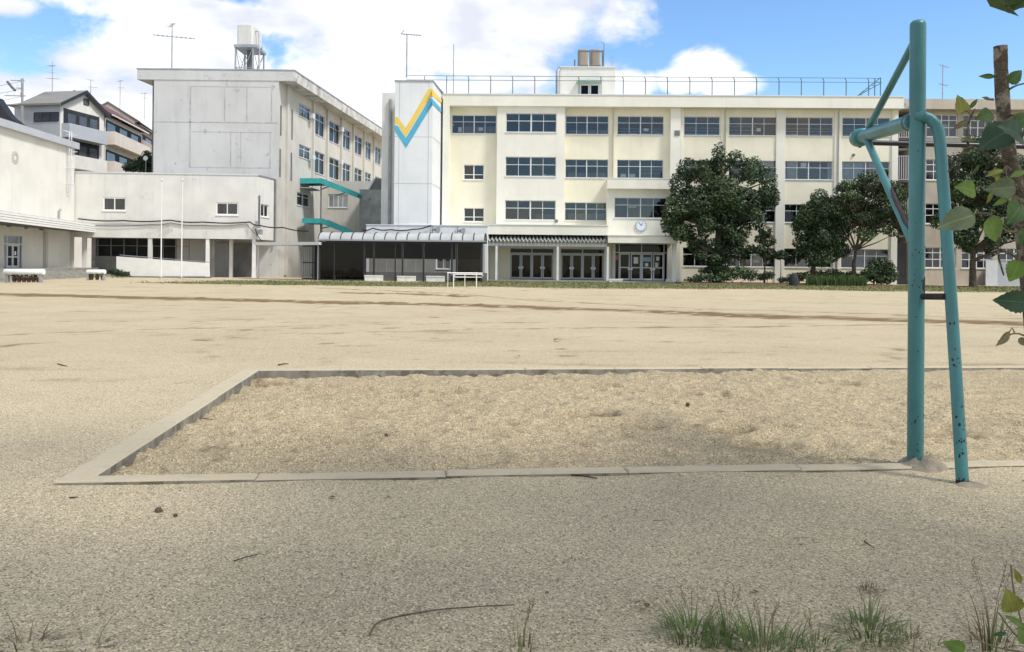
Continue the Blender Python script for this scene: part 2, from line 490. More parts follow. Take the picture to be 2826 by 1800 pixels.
def sand_mat(name, base, grain, wet_shade, use_attr, grain_scale):
    m = bpy.data.materials.new(name); m.use_nodes = True
    nd, lk = m.node_tree.nodes, m.node_tree.links
    b = nd['Principled BSDF']; b.inputs['Roughness'].default_value = 0.95; b.inputs['Specular IOR Level'].default_value = 0.12
    geo = nd.new('ShaderNodeNewGeometry'); pos = geo.outputs['Position']
    def nz(sc, det=4, rg=0.6, st_=(1, 1, 1)):
        mp = nd.new('ShaderNodeMapping'); mp.inputs['Scale'].default_value = st_; lk.new(pos, mp.inputs[0])
        n = nd.new('ShaderNodeTexNoise'); n.inputs['Scale'].default_value = sc; n.inputs['Detail'].default_value = det; n.inputs['Roughness'].default_value = rg
        lk.new(mp.outputs[0], n.inputs['Vector']); return n.outputs['Fac']
    def rng(v, a, bb, lo=0.0, hi=1.0):
        r = nd.new('ShaderNodeMapRange'); r.interpolation_type = 'SMOOTHSTEP'; lk.new(v, r.inputs[0])
        for i, q in enumerate((a, bb, lo, hi)): r.inputs[i + 1].default_value = q
        return r.outputs[0]
    def mixc(fac, a, c):
        x = nd.new('ShaderNodeMix'); x.data_type = 'RGBA'; lk.new(fac, x.inputs[0])
        for i, q in ((6, a), (7, c)):
            if isinstance(q, tuple): x.inputs[i].default_value = (*q, 1)
            else: lk.new(q, x.inputs[i])
        return x.outputs[2]
    c = mixc(rng(nz(0.35, 5), 0.35, 0.65), tuple(q * 0.88 for q in base), tuple(q * 1.06 for q in base))
    c = mixc(rng(nz(2.6, 5, 0.65), 0.35, 0.7, 0, 0.45), c, grain)
    c = mixc(rng(nz(grain_scale * 0.45, 3, 0.6), 0.50, 0.62, 0, 0.55), c, tuple(q * 0.80 for q in base))
    vor = nd.new('ShaderNodeTexVoronoi'); vor.inputs['Scale'].default_value = grain_scale; lk.new(pos, vor.inputs['Vector'])
    sp = nd.new('ShaderNodeSeparateColor'); lk.new(vor.outputs['Color'], sp.inputs[0])
    c = mixc(rng(sp.outputs[0], 0.58, 0.94, 0, 0.82), c, tuple(q * 0.33 for q in base))
    c = mixc(rng(sp.outputs[1], 0.66, 0.97, 0, 0.85), c, tuple(min(1, q * 1.55) for q in base))
    if use_attr:
        at = nd.new('ShaderNodeAttribute'); at.attribute_name = 'dirt_shade'
        c = mixc(rng(at.outputs['Fac'], 0.0, 0.75, 0, 0.92), c, wet_shade)
        ag = nd.new('ShaderNodeAttribute'); ag.attribute_name = 'turf'
        gmix = nd.new('ShaderNodeMath'); gmix.operation = 'MULTIPLY'; lk.new(ag.outputs['Fac'], gmix.inputs[0]); lk.new(rng(nz(1.8, 5, 0.7), 0.25, 0.55), gmix.inputs[1])
        c = mixc(gmix.outputs[0], c, (0.125, 0.135, 0.05))
    lk.new(c, b.inputs['Base Color'])
    b1 = nd.new('ShaderNodeBump'); b1.inputs['Strength'].default_value = 0.9; b1.inputs['Distance'].default_value = 0.006
    lk.new(vor.outputs['Distance'], b1.inputs['Height'])
    b2 = nd.new('ShaderNodeBump'); b2.inputs['Strength'].default_value = 0.8; b2.inputs['Distance'].default_value = 0.03
    lk.new(nz(18, 5, 0.65), b2.inputs['Height']); lk.new(b1.outputs[0], b2.inputs['Normal']); lk.new(b2.outputs[0], b.inputs['Normal'])
    return m


M['ground'] = sand_mat('schoolyard_sand', (0.525, 0.44, 0.295), (0.445, 0.37, 0.24), (0.17, 0.11, 0.055), True, 135.0)
M['pitsand'] = sand_mat('loose_pit_sand', (0.445, 0.365, 0.235), (0.33, 0.27, 0.17), (0.17, 0.13, 0.08), True, 120.0)
me = bpy.data.meshes.new('ground')
me.from_pydata(gv.tolist(), [], gf)
for nm, arr in (('dirt_shade', gd), ('turf', gg)):
    at = me.attributes.new(nm, 'FLOAT', 'POINT'); at.data.foreach_set('value', arr)
me.polygons.foreach_set('use_smooth', [True] * len(gf))
me.materials.append(M['ground'])
ground = bpy.data.objects.new('ground', me); col.objects.link(ground)
tag(ground, 'pale sandy schoolyard ground with brown wheel ruts', 'ground', kind='structure')

# loose sand inside the pit
DIPS = []                                        # footprints and scuffs: centre, radii, depth
for px, py, rx, ry, dep in ((1620, 1150, .22, .20, .075), (1668, 1155, .13, .15, .07), (2020, 1194, .18, .14, .07), (2110, 1236, .22, .15, .045), (1220, 1082, .20, .16, .045),
                            (1100, 1094, .16, .12, .035), (1640, 1066, .22, .2, .03), (1790, 1186, .13, .10, .035), (1500, 1040, .25, .12, .03), (2060, 1167, .13, .08, .03),
                            (1990, 1094, .14, .09, .03), (1850, 1118, .1, .08, .03), (700, 1054, .3, .16, .05), (2300, 1060, .3, .2, .03), (2640, 1200, .3, .2, .03)):
    g_ = G(px, py, -0.03); s_, t_ = to_st(g_.x, g_.y); DIPS.append((s_, t_, rx, ry, dep))
rs_ = random.Random(4)
for k in range(150):
    DIPS.append((rs_.uniform(0.3, PL), rs_.uniform(0.3, PW - 0.3), rs_.uniform(.05, .16), rs_.uniform(.05, .13), rs_.uniform(.006, .022)))


def sand_z(s, t):
    z = -0.030 - 0.045 * math.exp(-s / 2.6) * (0.35 + 0.65 * min(1, t / PW))
    z -= 0.035 * math.exp(-(PW - t) / 0.5) * max(0, 1 - s / 7.0)
    z += 0.018 * min(1, s / 6) + (0.030 * math.exp(-t / 0.25))
    z += 0.024 * fbm(s, t, 1.3, 3, 3.0) + 0.024 * fbm(s, t, 4.0, 3, 8.0) + 0.022 * fbm(s, t, 9, 2, 2.0) + 0.012 * fbm(s, t, 20, 2, 5.0)
    for a, b, rx, ry, d in DIPS:
        u = ((s - a) / rx) ** 2 + ((t - b) / ry) ** 2
        if u < 6:
            z -= d * (1.9 * math.exp(-u) - 0.6 * math.exp(-(math.sqrt(u) - 1.45) ** 2 * 5))
    return min(z, 0.02)


def sand_shade(s, t):
    """Shade painted into the footprint hollows, with random mottles for small shadows."""
    v = .30 * max(0, fbm(s, t, 2.2, 4, 11.0) - .12) + .5 * max(0, fbm(s, t, 6.0, 3, 12.0) - .14)
    for a, b, rx, ry, d in DIPS[:15]:
        u = ((s - a) / rx) ** 2 + ((t - b) / ry) ** 2
        if u < 5: v += 1.25 * min(1, d / .06) * math.exp(-u * 1.1) * (.75 + fbm(s, t, 9, 2, 1.0))
    return max(0, min(1, v))


sx = axis((KW - 0.05, 7.6, 0.028), (7.6, PL - KW + 0.05, 0.15)); sy = axis((KW - 0.05, PW - KW + 0.05, 0.028))
sv = [st(s, t, sand_z(s, t))[:] for t in sy for s in sx]
nsx = len(sx)
sf = [(j * nsx + i, j * nsx + i + 1, (j + 1) * nsx + i + 1, (j + 1) * nsx + i) for j in range(len(sy) - 1) for i in range(nsx - 1)]
me = bpy.data.meshes.new('pit_sand'); me.from_pydata(sv, [], sf); at = me.attributes.new('dirt_shade', 'FLOAT', 'POINT'); at.data.foreach_set('value', [sand_shade(s, t) for t in sy for s in sx]); me.polygons.foreach_set('use_smooth', [True] * len(sf)); me.materials.append(M['pitsand'])  # in the pit this mask holds painted hollow shade
o = bpy.data.objects.new('pit_sand', me); col.objects.link(o)
tag(o, 'coarse tan sand with footprints filling the jumping pit', 'sand', kind='stuff')

# kerb blocks round the pit
M['kerbside'] = mat('dark_kerb_side', (0.26, 0.24, 0.20), 0.95, 0.3, 6.0, grime=(0.13, 0.115, 0.095), grime_at=0.52, grime_scale=5.0, bump=0.5, bump_scale=120)  # side faces darker than the tops, mottled
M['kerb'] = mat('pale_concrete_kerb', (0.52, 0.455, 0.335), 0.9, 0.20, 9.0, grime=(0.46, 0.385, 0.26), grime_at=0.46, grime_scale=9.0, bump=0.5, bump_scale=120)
edging = thing('sandpit_edging', 'pale concrete kerb blocks edging the sandpit', 'edging', st(0, 0))
rk = random.Random(12)


def kerb_block(s0, s1, t0, t1, top):
    """A chamfered concrete block between skew coordinates, slightly out of true."""
    ch = 0.012; g = 0.0015
    ds, dt, dz = rk.uniform(-.002, .002), rk.uniform(-.005, .005), rk.uniform(-.006, .004)
    c = [(s0 + g, t0), (s1 - g, t0), (s1 - g, t1), (s0 + g, t1)] if s1 - s0 > t1 - t0 else [(s0, t0 + g), (s1, t0 + g), (s1, t1 - g), (s0, t1 - g)]
    cs, ct = (s0 + s1) / 2, (t0 + t1) / 2
    def ring(z, inset):
        return [st(a + ds + (inset if a < cs else -inset), b + dt + (inset if b < ct else -inset), z + (dz if z > 0 else 0)) for a, b in c]
    v = ring(-0.22, 0) + ring(top - ch, 0) + ring(top, ch)
    m = MB(); f = [(4 * k + i, 4 * k + (i + 1) % 4, 4 * k + 4 + (i + 1) % 4, 4 * k + 4 + i) for k in range(2) for i in range(4)] + [(8, 9, 10, 11)]
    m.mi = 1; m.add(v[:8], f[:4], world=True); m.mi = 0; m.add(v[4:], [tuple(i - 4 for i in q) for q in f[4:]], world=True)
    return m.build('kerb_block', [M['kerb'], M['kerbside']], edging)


def run(a0, a1, n):
    return [(a0 + (a1 - a0) * i / n, a0 + (a1 - a0) * (i + 1) / n) for i in range(n)]


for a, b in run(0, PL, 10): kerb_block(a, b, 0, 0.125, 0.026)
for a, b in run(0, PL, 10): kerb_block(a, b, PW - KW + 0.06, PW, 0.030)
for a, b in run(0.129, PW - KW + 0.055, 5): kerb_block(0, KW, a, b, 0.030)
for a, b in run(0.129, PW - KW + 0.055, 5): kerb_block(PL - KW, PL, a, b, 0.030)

# loose grit on the near ground
rg = random.Random(3)
grit = MB()
octa = [(1, 0, 0), (0, 1, 0), (-1, 0, 0), (0, -1, 0), (0, 0, 1)]
for k in range(42000):
    y = 2.6 + (rg.random() ** 1.6) * 5.5
    x = rg.uniform(-0.64, 0.64) * y
    s_, t_ = to_st(x, y)
    inside = -0.02 < s_ < PL and -0.02 < t_ < PW
    if inside: continue
    r = rg.choice((0.0016, 0.0022, 0.0028, 0.0036)) * rg.uniform(0.8, 1.3) * (1 if rg.random() > 0.01 else 2.2)
    a = rg.uniform(0, 6.28)
    z = ground_z(x, y, s_, t_, 0)
    grit.mi = rg.choice((0, 0, 0, 1, 1, 2))
    pts = [(x + r * (qx * math.cos(a) - qy * math.sin(a)) * 1.2, y + r * (qx * math.sin(a) + qy * math.cos(a)), z - r * 0.2 + r * qz * 0.9) for qx, qy, qz in octa]
    grit.add(pts, [(0, 1, 4), (1, 2, 4), (2, 3, 4), (3, 0, 4)], world=True)
gm = [mat('grit_tan', (0.46, 0.40, 0.29), 0.9, 0.2, 40), mat('grit_dark', (0.17, 0.145, 0.11), 0.9, 0.2, 40), mat('grit_pale', (0.62, 0.58, 0.49), 0.8, 0.2, 40)]
tag(grit.build('grit', gm), 'fine loose grit scattered over the near ground', 'grit', kind='stuff')

# ------------------------------------------------------------------ windows, doors
_unit = {}


def unit_box(material):
    if material.name not in _unit:
        me = bpy.data.meshes.new('pane')
        me.from_pydata([(-.5, -.5, -.5), (.5, -.5, -.5), (.5, .5, -.5), (-.5, .5, -.5), (-.5, -.5, .5), (.5, -.5, .5), (.5, .5, .5), (-.5, .5, .5)], [],
                       [(0, 3, 2, 1), (4, 5, 6, 7), (0, 1, 5, 4), (1, 2, 6, 5), (2, 3, 7, 6), (3, 0, 4, 7)])
        me.materials.append(material); _unit[material.name] = me
    return _unit[material.name]


_unit_plane = {}


def unit_plane(material):
    """One sheet of glass: a single face, so a pane reflects and tints once."""
    if material.name not in _unit_plane:
        me = bpy.data.meshes.new('pane')
        me.from_pydata([(-.5, 0, -.5), (.5, 0, -.5), (.5, 0, .5), (-.5, 0, .5)], [], [(0, 1, 2, 3)])
        me.materials.append(material); _unit_plane[material.name] = me
    return _unit_plane[material.name]


def slab(name, fr, x0, x1, y0, y1, z0, z1, material, parent, sheet=False):
    """A box (or one sheet) as an object of its own that shares its mesh."""
    o = bpy.data.objects.new(name, unit_plane(material) if sheet else unit_box(material))
    col.objects.link(o)
    o.location = fr.w((x0 + x1) / 2, (y0 + y1) / 2, (z0 + z1) / 2)
    o.rotation_euler = (0, 0, fr.a)
    o.scale = (abs(x1 - x0), max(abs(y1 - y0), 0.001), abs(z1 - z0))
    attach(o, parent)
    return o


rw = random.Random(21)


def window(root, fr, x0, x1, z0, z1, y, cols=4, split=0.36, fw=0.05, mull=0.09, frame='alu', sill=True, glass='glass', extra=(), rows=None, proud=0.0):
    """A window set in an opening: frame mesh, one pane per light, sill; y is the outer wall face."""
    m = MB(fr)
    yf0, yf1 = y + 0.10 - proud, y + 0.16 - proud
    m.box(x0, x1, yf0, yf1, z0, z0 + fw); m.box(x0, x1, yf0, yf1, z1 - fw, z1)
    m.box(x0, x0 + fw, yf0, yf1, z0 + fw, z1 - fw); m.box(x1 - fw, x1, yf0, yf1, z0 + fw, z1 - fw)
    zr = [z0 + fw] + ([z1 - (z1 - z0) * q for q in rows] if rows else ([z1 - (z1 - z0) * split] if split else [])) + [z1 - fw]
    zr = sorted(zr)
    xs = [x0 + fw + (x1 - x0 - 2 * fw) * i / cols for i in range(cols + 1)]
    for q in zr[1:-1]:
        m.box(x0 + fw, x1 - fw, yf0 + 0.004, yf1 - 0.004, q - fw * 0.45, q + fw * 0.45)
    for i in range(1, cols):
        w = mull if i * 2 == cols else fw * 0.75
        pr = 0.012 if i * 2 == cols else 0.002
        m.box(xs[i] - w / 2, xs[i] + w / 2, yf0 - pr, yf1 + 0.002, z0 + fw, z1 - fw)
    o = m.build('window', M[frame], root)
    for i in range(cols):
        for j in range(len(zr) - 1):
            dy = 0.03 if (i % 2 and j == 0) else 0.045
            p_ = slab('pane', fr, xs[i], xs[i + 1], yf0 + dy, yf0 + dy, zr[j], zr[j + 1], M[glass], o, True)
            p_.rotation_euler.z += rw.uniform(-.012, .012); p_.rotation_euler.x = rw.uniform(-.012, .012)
    if sill:
        s_ = MB(fr); s_.box(x0 - 0.05, x1 + 0.05, y - 0.06, y + 0.10 - proud, z0 - 0.07, z0 - 0.003)
        s_.build('sill', M[frame], o)
    for kind, a, b, c, d in extra:                       # fractions of the opening
        X0, X1, Z0, Z1 = x0 + (x1 - x0) * a, x0 + (x1 - x0) * b, z0 + (z1 - z0) * c, z0 + (z1 - z0) * d
        if kind == 'curtain':
            cm = MB(fr); n = max(6, int((X1 - X0) / 0.05)); pts = []
            for i in range(n + 1):
                xx = X0 + (X1 - X0) * i / n; yy = yf1 + 0.16 + 0.035 * math.sin(i * 1.9) + 0.01 * math.sin(i * 0.7)
                pts += [(xx, yy, Z0), (xx, yy, Z1)]
            cm.add(pts, [(2 * i, 2 * i + 2, 2 * i + 3, 2 * i + 1) for i in range(n)], True)
            cm.build('curtain', M['curtain'], o)
        elif kind == 'shelf':
            slab('bookshelf', fr, X0, X1, yf1 + 0.25, yf1 + 0.6, Z0, Z1, M['furniture'], o)
        elif kind == 'rail':
            for q in (0, 0.5, 1.0):
                slab('guard_rail', fr, X0, X1, yf1 + 0.06, yf1 + 0.085, Z0 + (Z1 - Z0) * q - 0.015, Z0 + (Z1 - Z0) * q + 0.015, M['alu'], o)
        else:
            slab(kind, fr, X0, X1, yf1 + 0.012, yf1 + 0.02, Z0, Z1, M['poster'] if kind == 'poster' else M['paper'], o)
    return o


def door_leaf(root, fr, x0, x1, z0, z1, y, frame='dkalu', hx=None, stile=0.11, extra=(), handle='alu', midrail=True):
    m = MB(fr); zm = z0 + (z1 - z0) * 0.47
    m.box(x0, x0 + stile, y, y + 0.05, z0, z1); m.box(x1 - stile, x1, y, y + 0.05, z0, z1)
    m.box(x0 + stile, x1 - stile, y + 0.002, y + 0.048, z0, z0 + 0.16); m.box(x0 + stile, x1 - stile, y + 0.002, y + 0.048, z1 - 0.11, z1)
    if midrail: m.box(x0 + stile, x1 - stile, y + 0.002, y + 0.048, zm - 0.05, zm + 0.05)
    o = m.build('door', M[frame], root)
    for a, b in (((z0 + 0.16, zm - 0.05), (zm + 0.05, z1 - 0.11)) if midrail else ((z0 + 0.16, z1 - 0.11),)):
        slab('pane', fr, x0 + stile, x1 - stile, y + 0.02, y + 0.02, a, b, M['doorglass'], o, True)
    if hx is not None:
        h = MB(fr); n = 14; r = 0.13
        pts = [(hx + r * math.cos(i * 6.2832 / n), y - 0.03, z0 + 1.0 + r * math.sin(i * 6.2832 / n)) for i in range(n)]
        pts += [(p[0], y - 0.002, p[2]) for p in pts]
        h.add(pts, [tuple(range(n))] + [(i, (i + 1) % n, n + (i + 1) % n, n + i) for i in range(n)])
        h.build('handle', M[handle], o)
    for kind, a, b, c, d in extra:
        slab(kind, fr, x0 + (x1 - x0) * a, x0 + (x1 - x0) * b, y + 0.006, y + 0.012, z0 + (z1 - z0) * c, z0 + (z1 - z0) * d, M['poster'] if kind == 'poster' else M['paper'], o)
    return o


# ------------------------------------------------------------------ main school building
FM = FR(0, 76.0, R(-1.25))
main = thing('school_building', 'long cream four storey school building with flat roof and window bands', 'building', FM.w(10, 0, 0))
X = lambda px, y=0.0, py=345: FM.hit(px, py, y)[0]
Z = lambda px, py, y=0.0: FM.hit(px, py, y)[1]
ROWS = [(Z(1620, 371), Z(1620, 320)), (Z(1620, 491), Z(1620, 440)), (Z(1620, 609), Z(1620, 559)), (Z(1900, 735), Z(1900, 683))]
ROWS = [(a, b) for a, b in ROWS]                          # top storey first
YB, YR, YT = -0.7, -0.95, 0.0                              # bay face, roof band face, recessed wall face
RZ1, RZ0 = Z(1400, 262, YR), Z(1400, 292.5, YR)
XL, XR = X(1054), X(2478)
COLS = {'c1': (X(1247), X(1370)), 'c3': (X(1561), X(1680)), 'c4': (X(1704), X(1832)), 'c5': (X(1888), X(1987)), 'c6': (X(2012), X(2143)), 'c7': (X(2168), X(2299)), 'c8': (X(2325), X(2457))}
b2 = (X(1396, YB), X(1536, YB)); bay2 = (X(1372, YB), X(1559, YB))
bay4 = (X(1678, -1.3), X(1857, -1.3)); bay4z = (Z(1760, 650, -1.3), Z(1760, 515, -1.3))
BROWS = [(Z(1460, 365, YB), Z(1460, 313, YB)), (Z(1460, 487, YB), Z(1460, 433, YB)), (Z(1460, 607, YB), Z(1460, 553, YB))]
b4 = (X(1698, -1.3), X(1843, -1.3)); b4z = (Z(1770, 602, -1.3), Z(1770, 546, -1.3))
small = [(X(1281), X(1337), Z(1310, 496), Z(1310, 455)), (X(1280, 0, 590), X(1336, 0, 590), Z(1310, 612), Z(1310, 574))]
D1, D2, DM = (X(1408, 0, 730), X(1527, 0, 730)), (X(1548, 0, 730), X(1667, 0, 730)), (X(1696, 0, 730), X(1845, 0, 730))
DZ = Z(1500, 685); DMZ = Z(1770, 673)
holes = [(bay2[0] + 0.25, bay2[1] - 0.25, 4.1, RZ0 - 0.2), (bay4[0] + 0.2, bay4[1] - 0.2, bay4z[0] + 0.15, bay4z[1] - 0.3)]
wins = []                                                 # (x0, x1, z0, z1, y)
for k, (a, b) in COLS.items():
    for i, (z0, z1) in enumerate(ROWS):
        if k == 'c1' and i > 0: continue
        if k in ('c3', 'c4') and i == 3: continue
        if k == 'c4' and i == 2: continue
        wins.append((k, i, a, b, z0, z1))
        holes.append((a, b, z0, z1))
holes += [s for s in small]
holes += [(D1[0], D1[1], -0.1, DZ), (D2[0], D2[1], -0.1, DZ), (DM[0], DM[1], -0.1, DMZ)]
w = MB(FM); w.wall(X(1222), XR, -0.1, RZ0 + 0.05, YT, YT + 0.24, holes)
w.build('front_wall', M['cream'], main)
w = MB(FM); w.wall(bay2[0], bay2[1], 4.0, RZ0 + 0.02, YB, YB + 0.22, [(b2[0], b2[1], a, b) for a, b in BROWS])
w.box(bay2[0], bay2[0] + 0.22, YB + 0.222, YT - 0.003, 4.0, RZ0 + 0.02); w.box(bay2[1] - 0.22, bay2[1], YB + 0.222, YT - 0.003, 4.0, RZ0 + 0.02)
w.build('projecting_bay', M['bay'], main)
w = MB(FM); w.wall(bay4[0], bay4[1], bay4z[0] - 0.4, bay4z[1], -1.3, -1.08, [(b4[0], b4[1], b4z[0], b4z[1])])
w.box(bay4[0], bay4[0] + 0.22, -1.078, -0.003, bay4z[0] - 0.4, bay4z[1]); w.box(bay4[1] - 0.22, bay4[1], -1.078, -0.003, bay4z[0] - 0.4, bay4z[1])
w.build('entrance_bay', M['bay'], main)
# balcony slab over the entrance bay
q0, q1, zb0, zb1 = X(1678, -2.0), X(1870, -2.0), Z(1770, 521, -2.0), Z(1770, 494, -2.0)
w = MB(FM); w.box(q0, q1, -2.0, -1.86, zb0, zb1); w.box(q0, q0 + 0.14, -1.858, -0.004, zb0, zb1); w.box(q1 - 0.14, q1, -1.858, -0.004, zb0, zb1)
w.box(q0 + 0.142, q1 - 0.142, -1.858, -0.004, zb0, zb0 + 0.16); w.box(q0 - 0.03, q1 + 0.03, -2.03, -1.83, zb1 + 0.001, zb1 + 0.06)
w.build('balcony', M['bay'], main)
# piers and pilasters between the windows
for a, b, d, mt in ((X(1222, -1.0), X(1240, -1.0), 1.0, 'bay'), (X(1851, -0.55), X(1879, -0.55), 0.55, 'bay'), (X(2143, -.12), X(2168, -.12), .12, 'bay'), (X(1684), X(1700), .06, 'cream'), (X(1879.5, -.3), X(1887, -.3), .3, 'bay'),
                    (X(1990), X(2010), .06, 'cream'), (X(2303), X(2322), .10, 'bay'), (X(2461), X(2478), .12, 'bay')):
    w = MB(FM); w.box(a, b, -d, -0.002, 0.02, RZ0 + 0.01); w.build('pier', M[mt], main)
for px in (1692, 2001, 2313):
    w = MB(FM); xx = X(px); w.tube([(xx, -0.16, 0.2), (xx, -0.16, RZ0 - 0.3), (xx, -0.5, RZ0)], 0.06, 8); w.build('downpipe', M['beige'], main)
# roof band and slab, body behind
w = MB(FM); w.box(X(1222, YR), XR + 0.1, YR, 10.5, RZ0, RZ1); w.build('roof_band', M['bay'], main)
w = MB(FM); w.box(X(1222, YR) - 0.02, XR + 0.12, YR - 0.05, YR + 0.25, RZ1 + 0.002, RZ1 + 0.10); w.build('coping', M['alu'], main)
w = MB(FM); w.box(XL, X(1222) - 0.01, YT, 10.5, -0.1, Z(1070, 256)); w.build('end_block', M['annex'], main)
xx = X(1078); w = MB(FM); w.tube([(xx, -0.15, 0.3), (xx, -0.15, Z(1070, 275))], 0.14, 8); w.build('downpipe', M['concrete'], main)
for i, (z0, z1) in enumerate(ROWS):
    fl = z0 - 1.0 if i < 3 else -0.02
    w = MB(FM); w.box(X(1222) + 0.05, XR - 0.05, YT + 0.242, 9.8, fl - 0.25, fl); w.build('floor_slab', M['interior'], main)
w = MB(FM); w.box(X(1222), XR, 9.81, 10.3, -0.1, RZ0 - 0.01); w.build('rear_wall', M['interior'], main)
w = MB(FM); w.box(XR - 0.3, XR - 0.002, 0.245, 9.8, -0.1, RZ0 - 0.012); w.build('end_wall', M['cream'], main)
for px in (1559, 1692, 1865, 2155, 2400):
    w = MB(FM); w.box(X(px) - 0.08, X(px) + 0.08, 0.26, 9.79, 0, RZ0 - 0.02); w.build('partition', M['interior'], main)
# windows
EX = {('c1', 0): [('paper', .14, .22, .08, .36), ('paper', .60, .70, .16, .34), ('shelf', .25, .98, .02, .42)], ('c3', 0): [('shelf', .08, .98, .0, .26)], ('c3', 1): [('shelf', .08, .95, .0, .30)], ('c3', 2): [('shelf', .08, .95, .0, .40)],
      ('c4', 0): [('paper', .08, .20, .02, .07), ('paper', .28, .42, .02, .08), ('paper', .57, .68, .22, .36), ('rail', .05, .95, .05, .33), ('curtain', .50, .98, .0, .12)],
      ('c4', 1): [('paper', .08, .20, .06, .24), ('paper', .27, .40, .06, .24), ('rail', .52, .95, .05, .5)],
      ('c5', 0): [('rail', .02, .98, .1, .4)], ('c6', 0): [('paper', .59, .68, .24, .42), ('paper', .01, .14, .02, .05), ('rail', .02, .6, .1, .5)],
      ('c7', 0): [('paper', .01, .13, .02, .06), ('paper', .14, .26, .02, .08), ('rail', .02, .98, .1, .4)], ('c7', 1): [('curtain', .06, .28, .05, 1), ('paper', .34, .46, .66, .92), ('curtain', .92, .99, .0, 1), ('rail', .02, .3, .05, .25)],
      ('c8', 0): [('rail', .02, .98, .1, .4)], ('c8', 1): [('curtain', .01, .49, .0, 1), ('curtain', .51, .84, .0, 1)], ('c7', 2): [('curtain', .04, .2, .0, .7), ('curtain', .28, .44, .0, .7)], ('c6', 1): [('curtain', .7, .98, 0, 1)],
      ('c6', 3): [('paper', .55, .68, .22, .38)], ('c8', 3): [('curtain', .3, .5, .0, .6)]}
for k, i, a, b, z0, z1 in wins:
    window(main, FM, a, b, z0, z1, YT, cols=(3 if k == 'c5' else 4), extra=EX.get((k, i), ()))
for i, (a, b) in enumerate(BROWS):
    window(main, FM, b2[0], b2[1], a, b, YB, 4, 0.40, mull=0.13, fw=0.06, extra=[(('paper', .82, .98, .02, .09), ('paper', .74, .81, .02, .12)), ('',), (('shelf', .6, .98, 0, .3),)][0 if i == 1 else 2] if i else ())
window(main, FM, b4[0], b4[1], b4z[0], b4z[1], -1.3, 4, 0.36, extra=[('paper', .28, .42, .52, .58)])
for s_ in small:
    window(main, FM, s_[0], s_[1], s_[2], s_[3], YT, 2, 0.66, frame='white', fw=0.06)
# vents
for px, py, r in ((1869, 367, 0.24),):
    xx, zz = FM.hit(px, py, -0.55)
    w = MB(FM); w.box(xx - r, xx + r, -0.60, -0.552, zz - r, zz + r)
    v = w.build('vent', M['concrete'], main)
    for k in range(4): slab('louvre', FM, xx - r * .85, xx + r * .85, -0.63, -0.605, zz - r * .8 + k * r * .42, zz - r * .65 + k * r * .42, M['dkconcrete'], v)
xx, zz = FM.hit(2355, 428, 0); w = MB(FM); w.tube([(xx, -0.12, zz), (xx, -0.002, zz)], 0.12, 12); w.build('vent_cap', M['dkconcrete'], main)
xx, zz = FM.hit(1535, 611, -0.7); w = MB(FM); w.tube([(xx, -0.95, zz), (xx, -0.702, zz)], [0.16, 0.10], 12); w.build('alarm_bell', M['dkconcrete'], main)

# entrance canopies, awning, posts, doors
cy = -3.4
a0, a1, cz0, cz1 = X(1348, cy, 640), X(1679, cy, 640), Z(1500, 648, cy), Z(1500, 622, cy)
w = MB(FM); w.box(a0, a1, cy, -0.004, cz0, cz1); w.box(a0 - 0.06, a1 - 0.01, cy - 0.06, cy + 0.3, cz1 + 0.002, cz1 + 0.07)
w.build('long_canopy', M['bay'], main)
ey = -3.9
e0, e1, ez0, ez1 = X(1678, ey, 660), X(1870, ey, 660), Z(1770, 671, ey), Z(1770, 649, ey)
w = MB(FM); w.box(e0 + 0.012, e1, ey, -0.004, ez0, ez1 - 0.08); w.box(e0 - 0.02, e1 + 0.05, ey - 0.06, -0.006, ez1 - 0.078, ez1)
w.build('entrance_canopy', M['bay'], main)
# corrugated awning sheets under the long canopy
ay0, ay1 = -3.9, -0.3
s0, s1 = X(1331, ay0, 665), X(1676, ay0, 665); sz = Z(1500, 666, ay0); szb = Z(1500, 652, ay0) + 0.55
n = 33; pitch = (s1 - s0) / n
pts = []; fcs = []
for i in range(n * 2 + 1):
    xx = s0 + i * pitch / 2; dz = 0.13 * (1 if i % 2 else -1)
    pts += [(xx, ay0, sz + dz), (xx, ay1, szb + dz)]
w = MB(FM); w.add(pts, [(2 * i, 2 * i + 2, 2 * i + 3, 2 * i + 1) for i in range(n * 2)])
w.add([(p[0], p[1], p[2] + 0.02) for p in pts], [(2 * i, 2 * i + 1, 2 * i + 3, 2 * i + 2) for i in range(n * 2)])
w.build('corrugated_awning', mat('weathered_corrugated_sheet', (0.42, 0.45, 0.43), 0.6, 0.15, 1.2), main)
w = MB(FM); w.box(s0, s1, ay0 + 0.1, ay0 + 0.24, sz - 0.42, sz - 0.15); w.build('awning_beam', M['dkalu'], main)
for px in (1370, 1539, 1677):
    xx = X(px, ay0 + 0.17, 730); w = MB(FM); w.box(xx - 0.09, xx + 0.09, ay0 + 0.11, ay0 + 0.25, 0.10, sz - 0.42); w.build('awning_post', M['alu'], main)
for px, d, mt in ((1861, 0.17, 'bay'), (1847, 0.17, 'beige')):
    yy = -3.4 if px == 1861 else -0.6
    xx = X(px, yy, 730); w = MB(FM); w.box(xx - d, xx + d, yy, yy + 0.4, 0.1, ez0 - 0.002); w.build('column', M[mt], main)
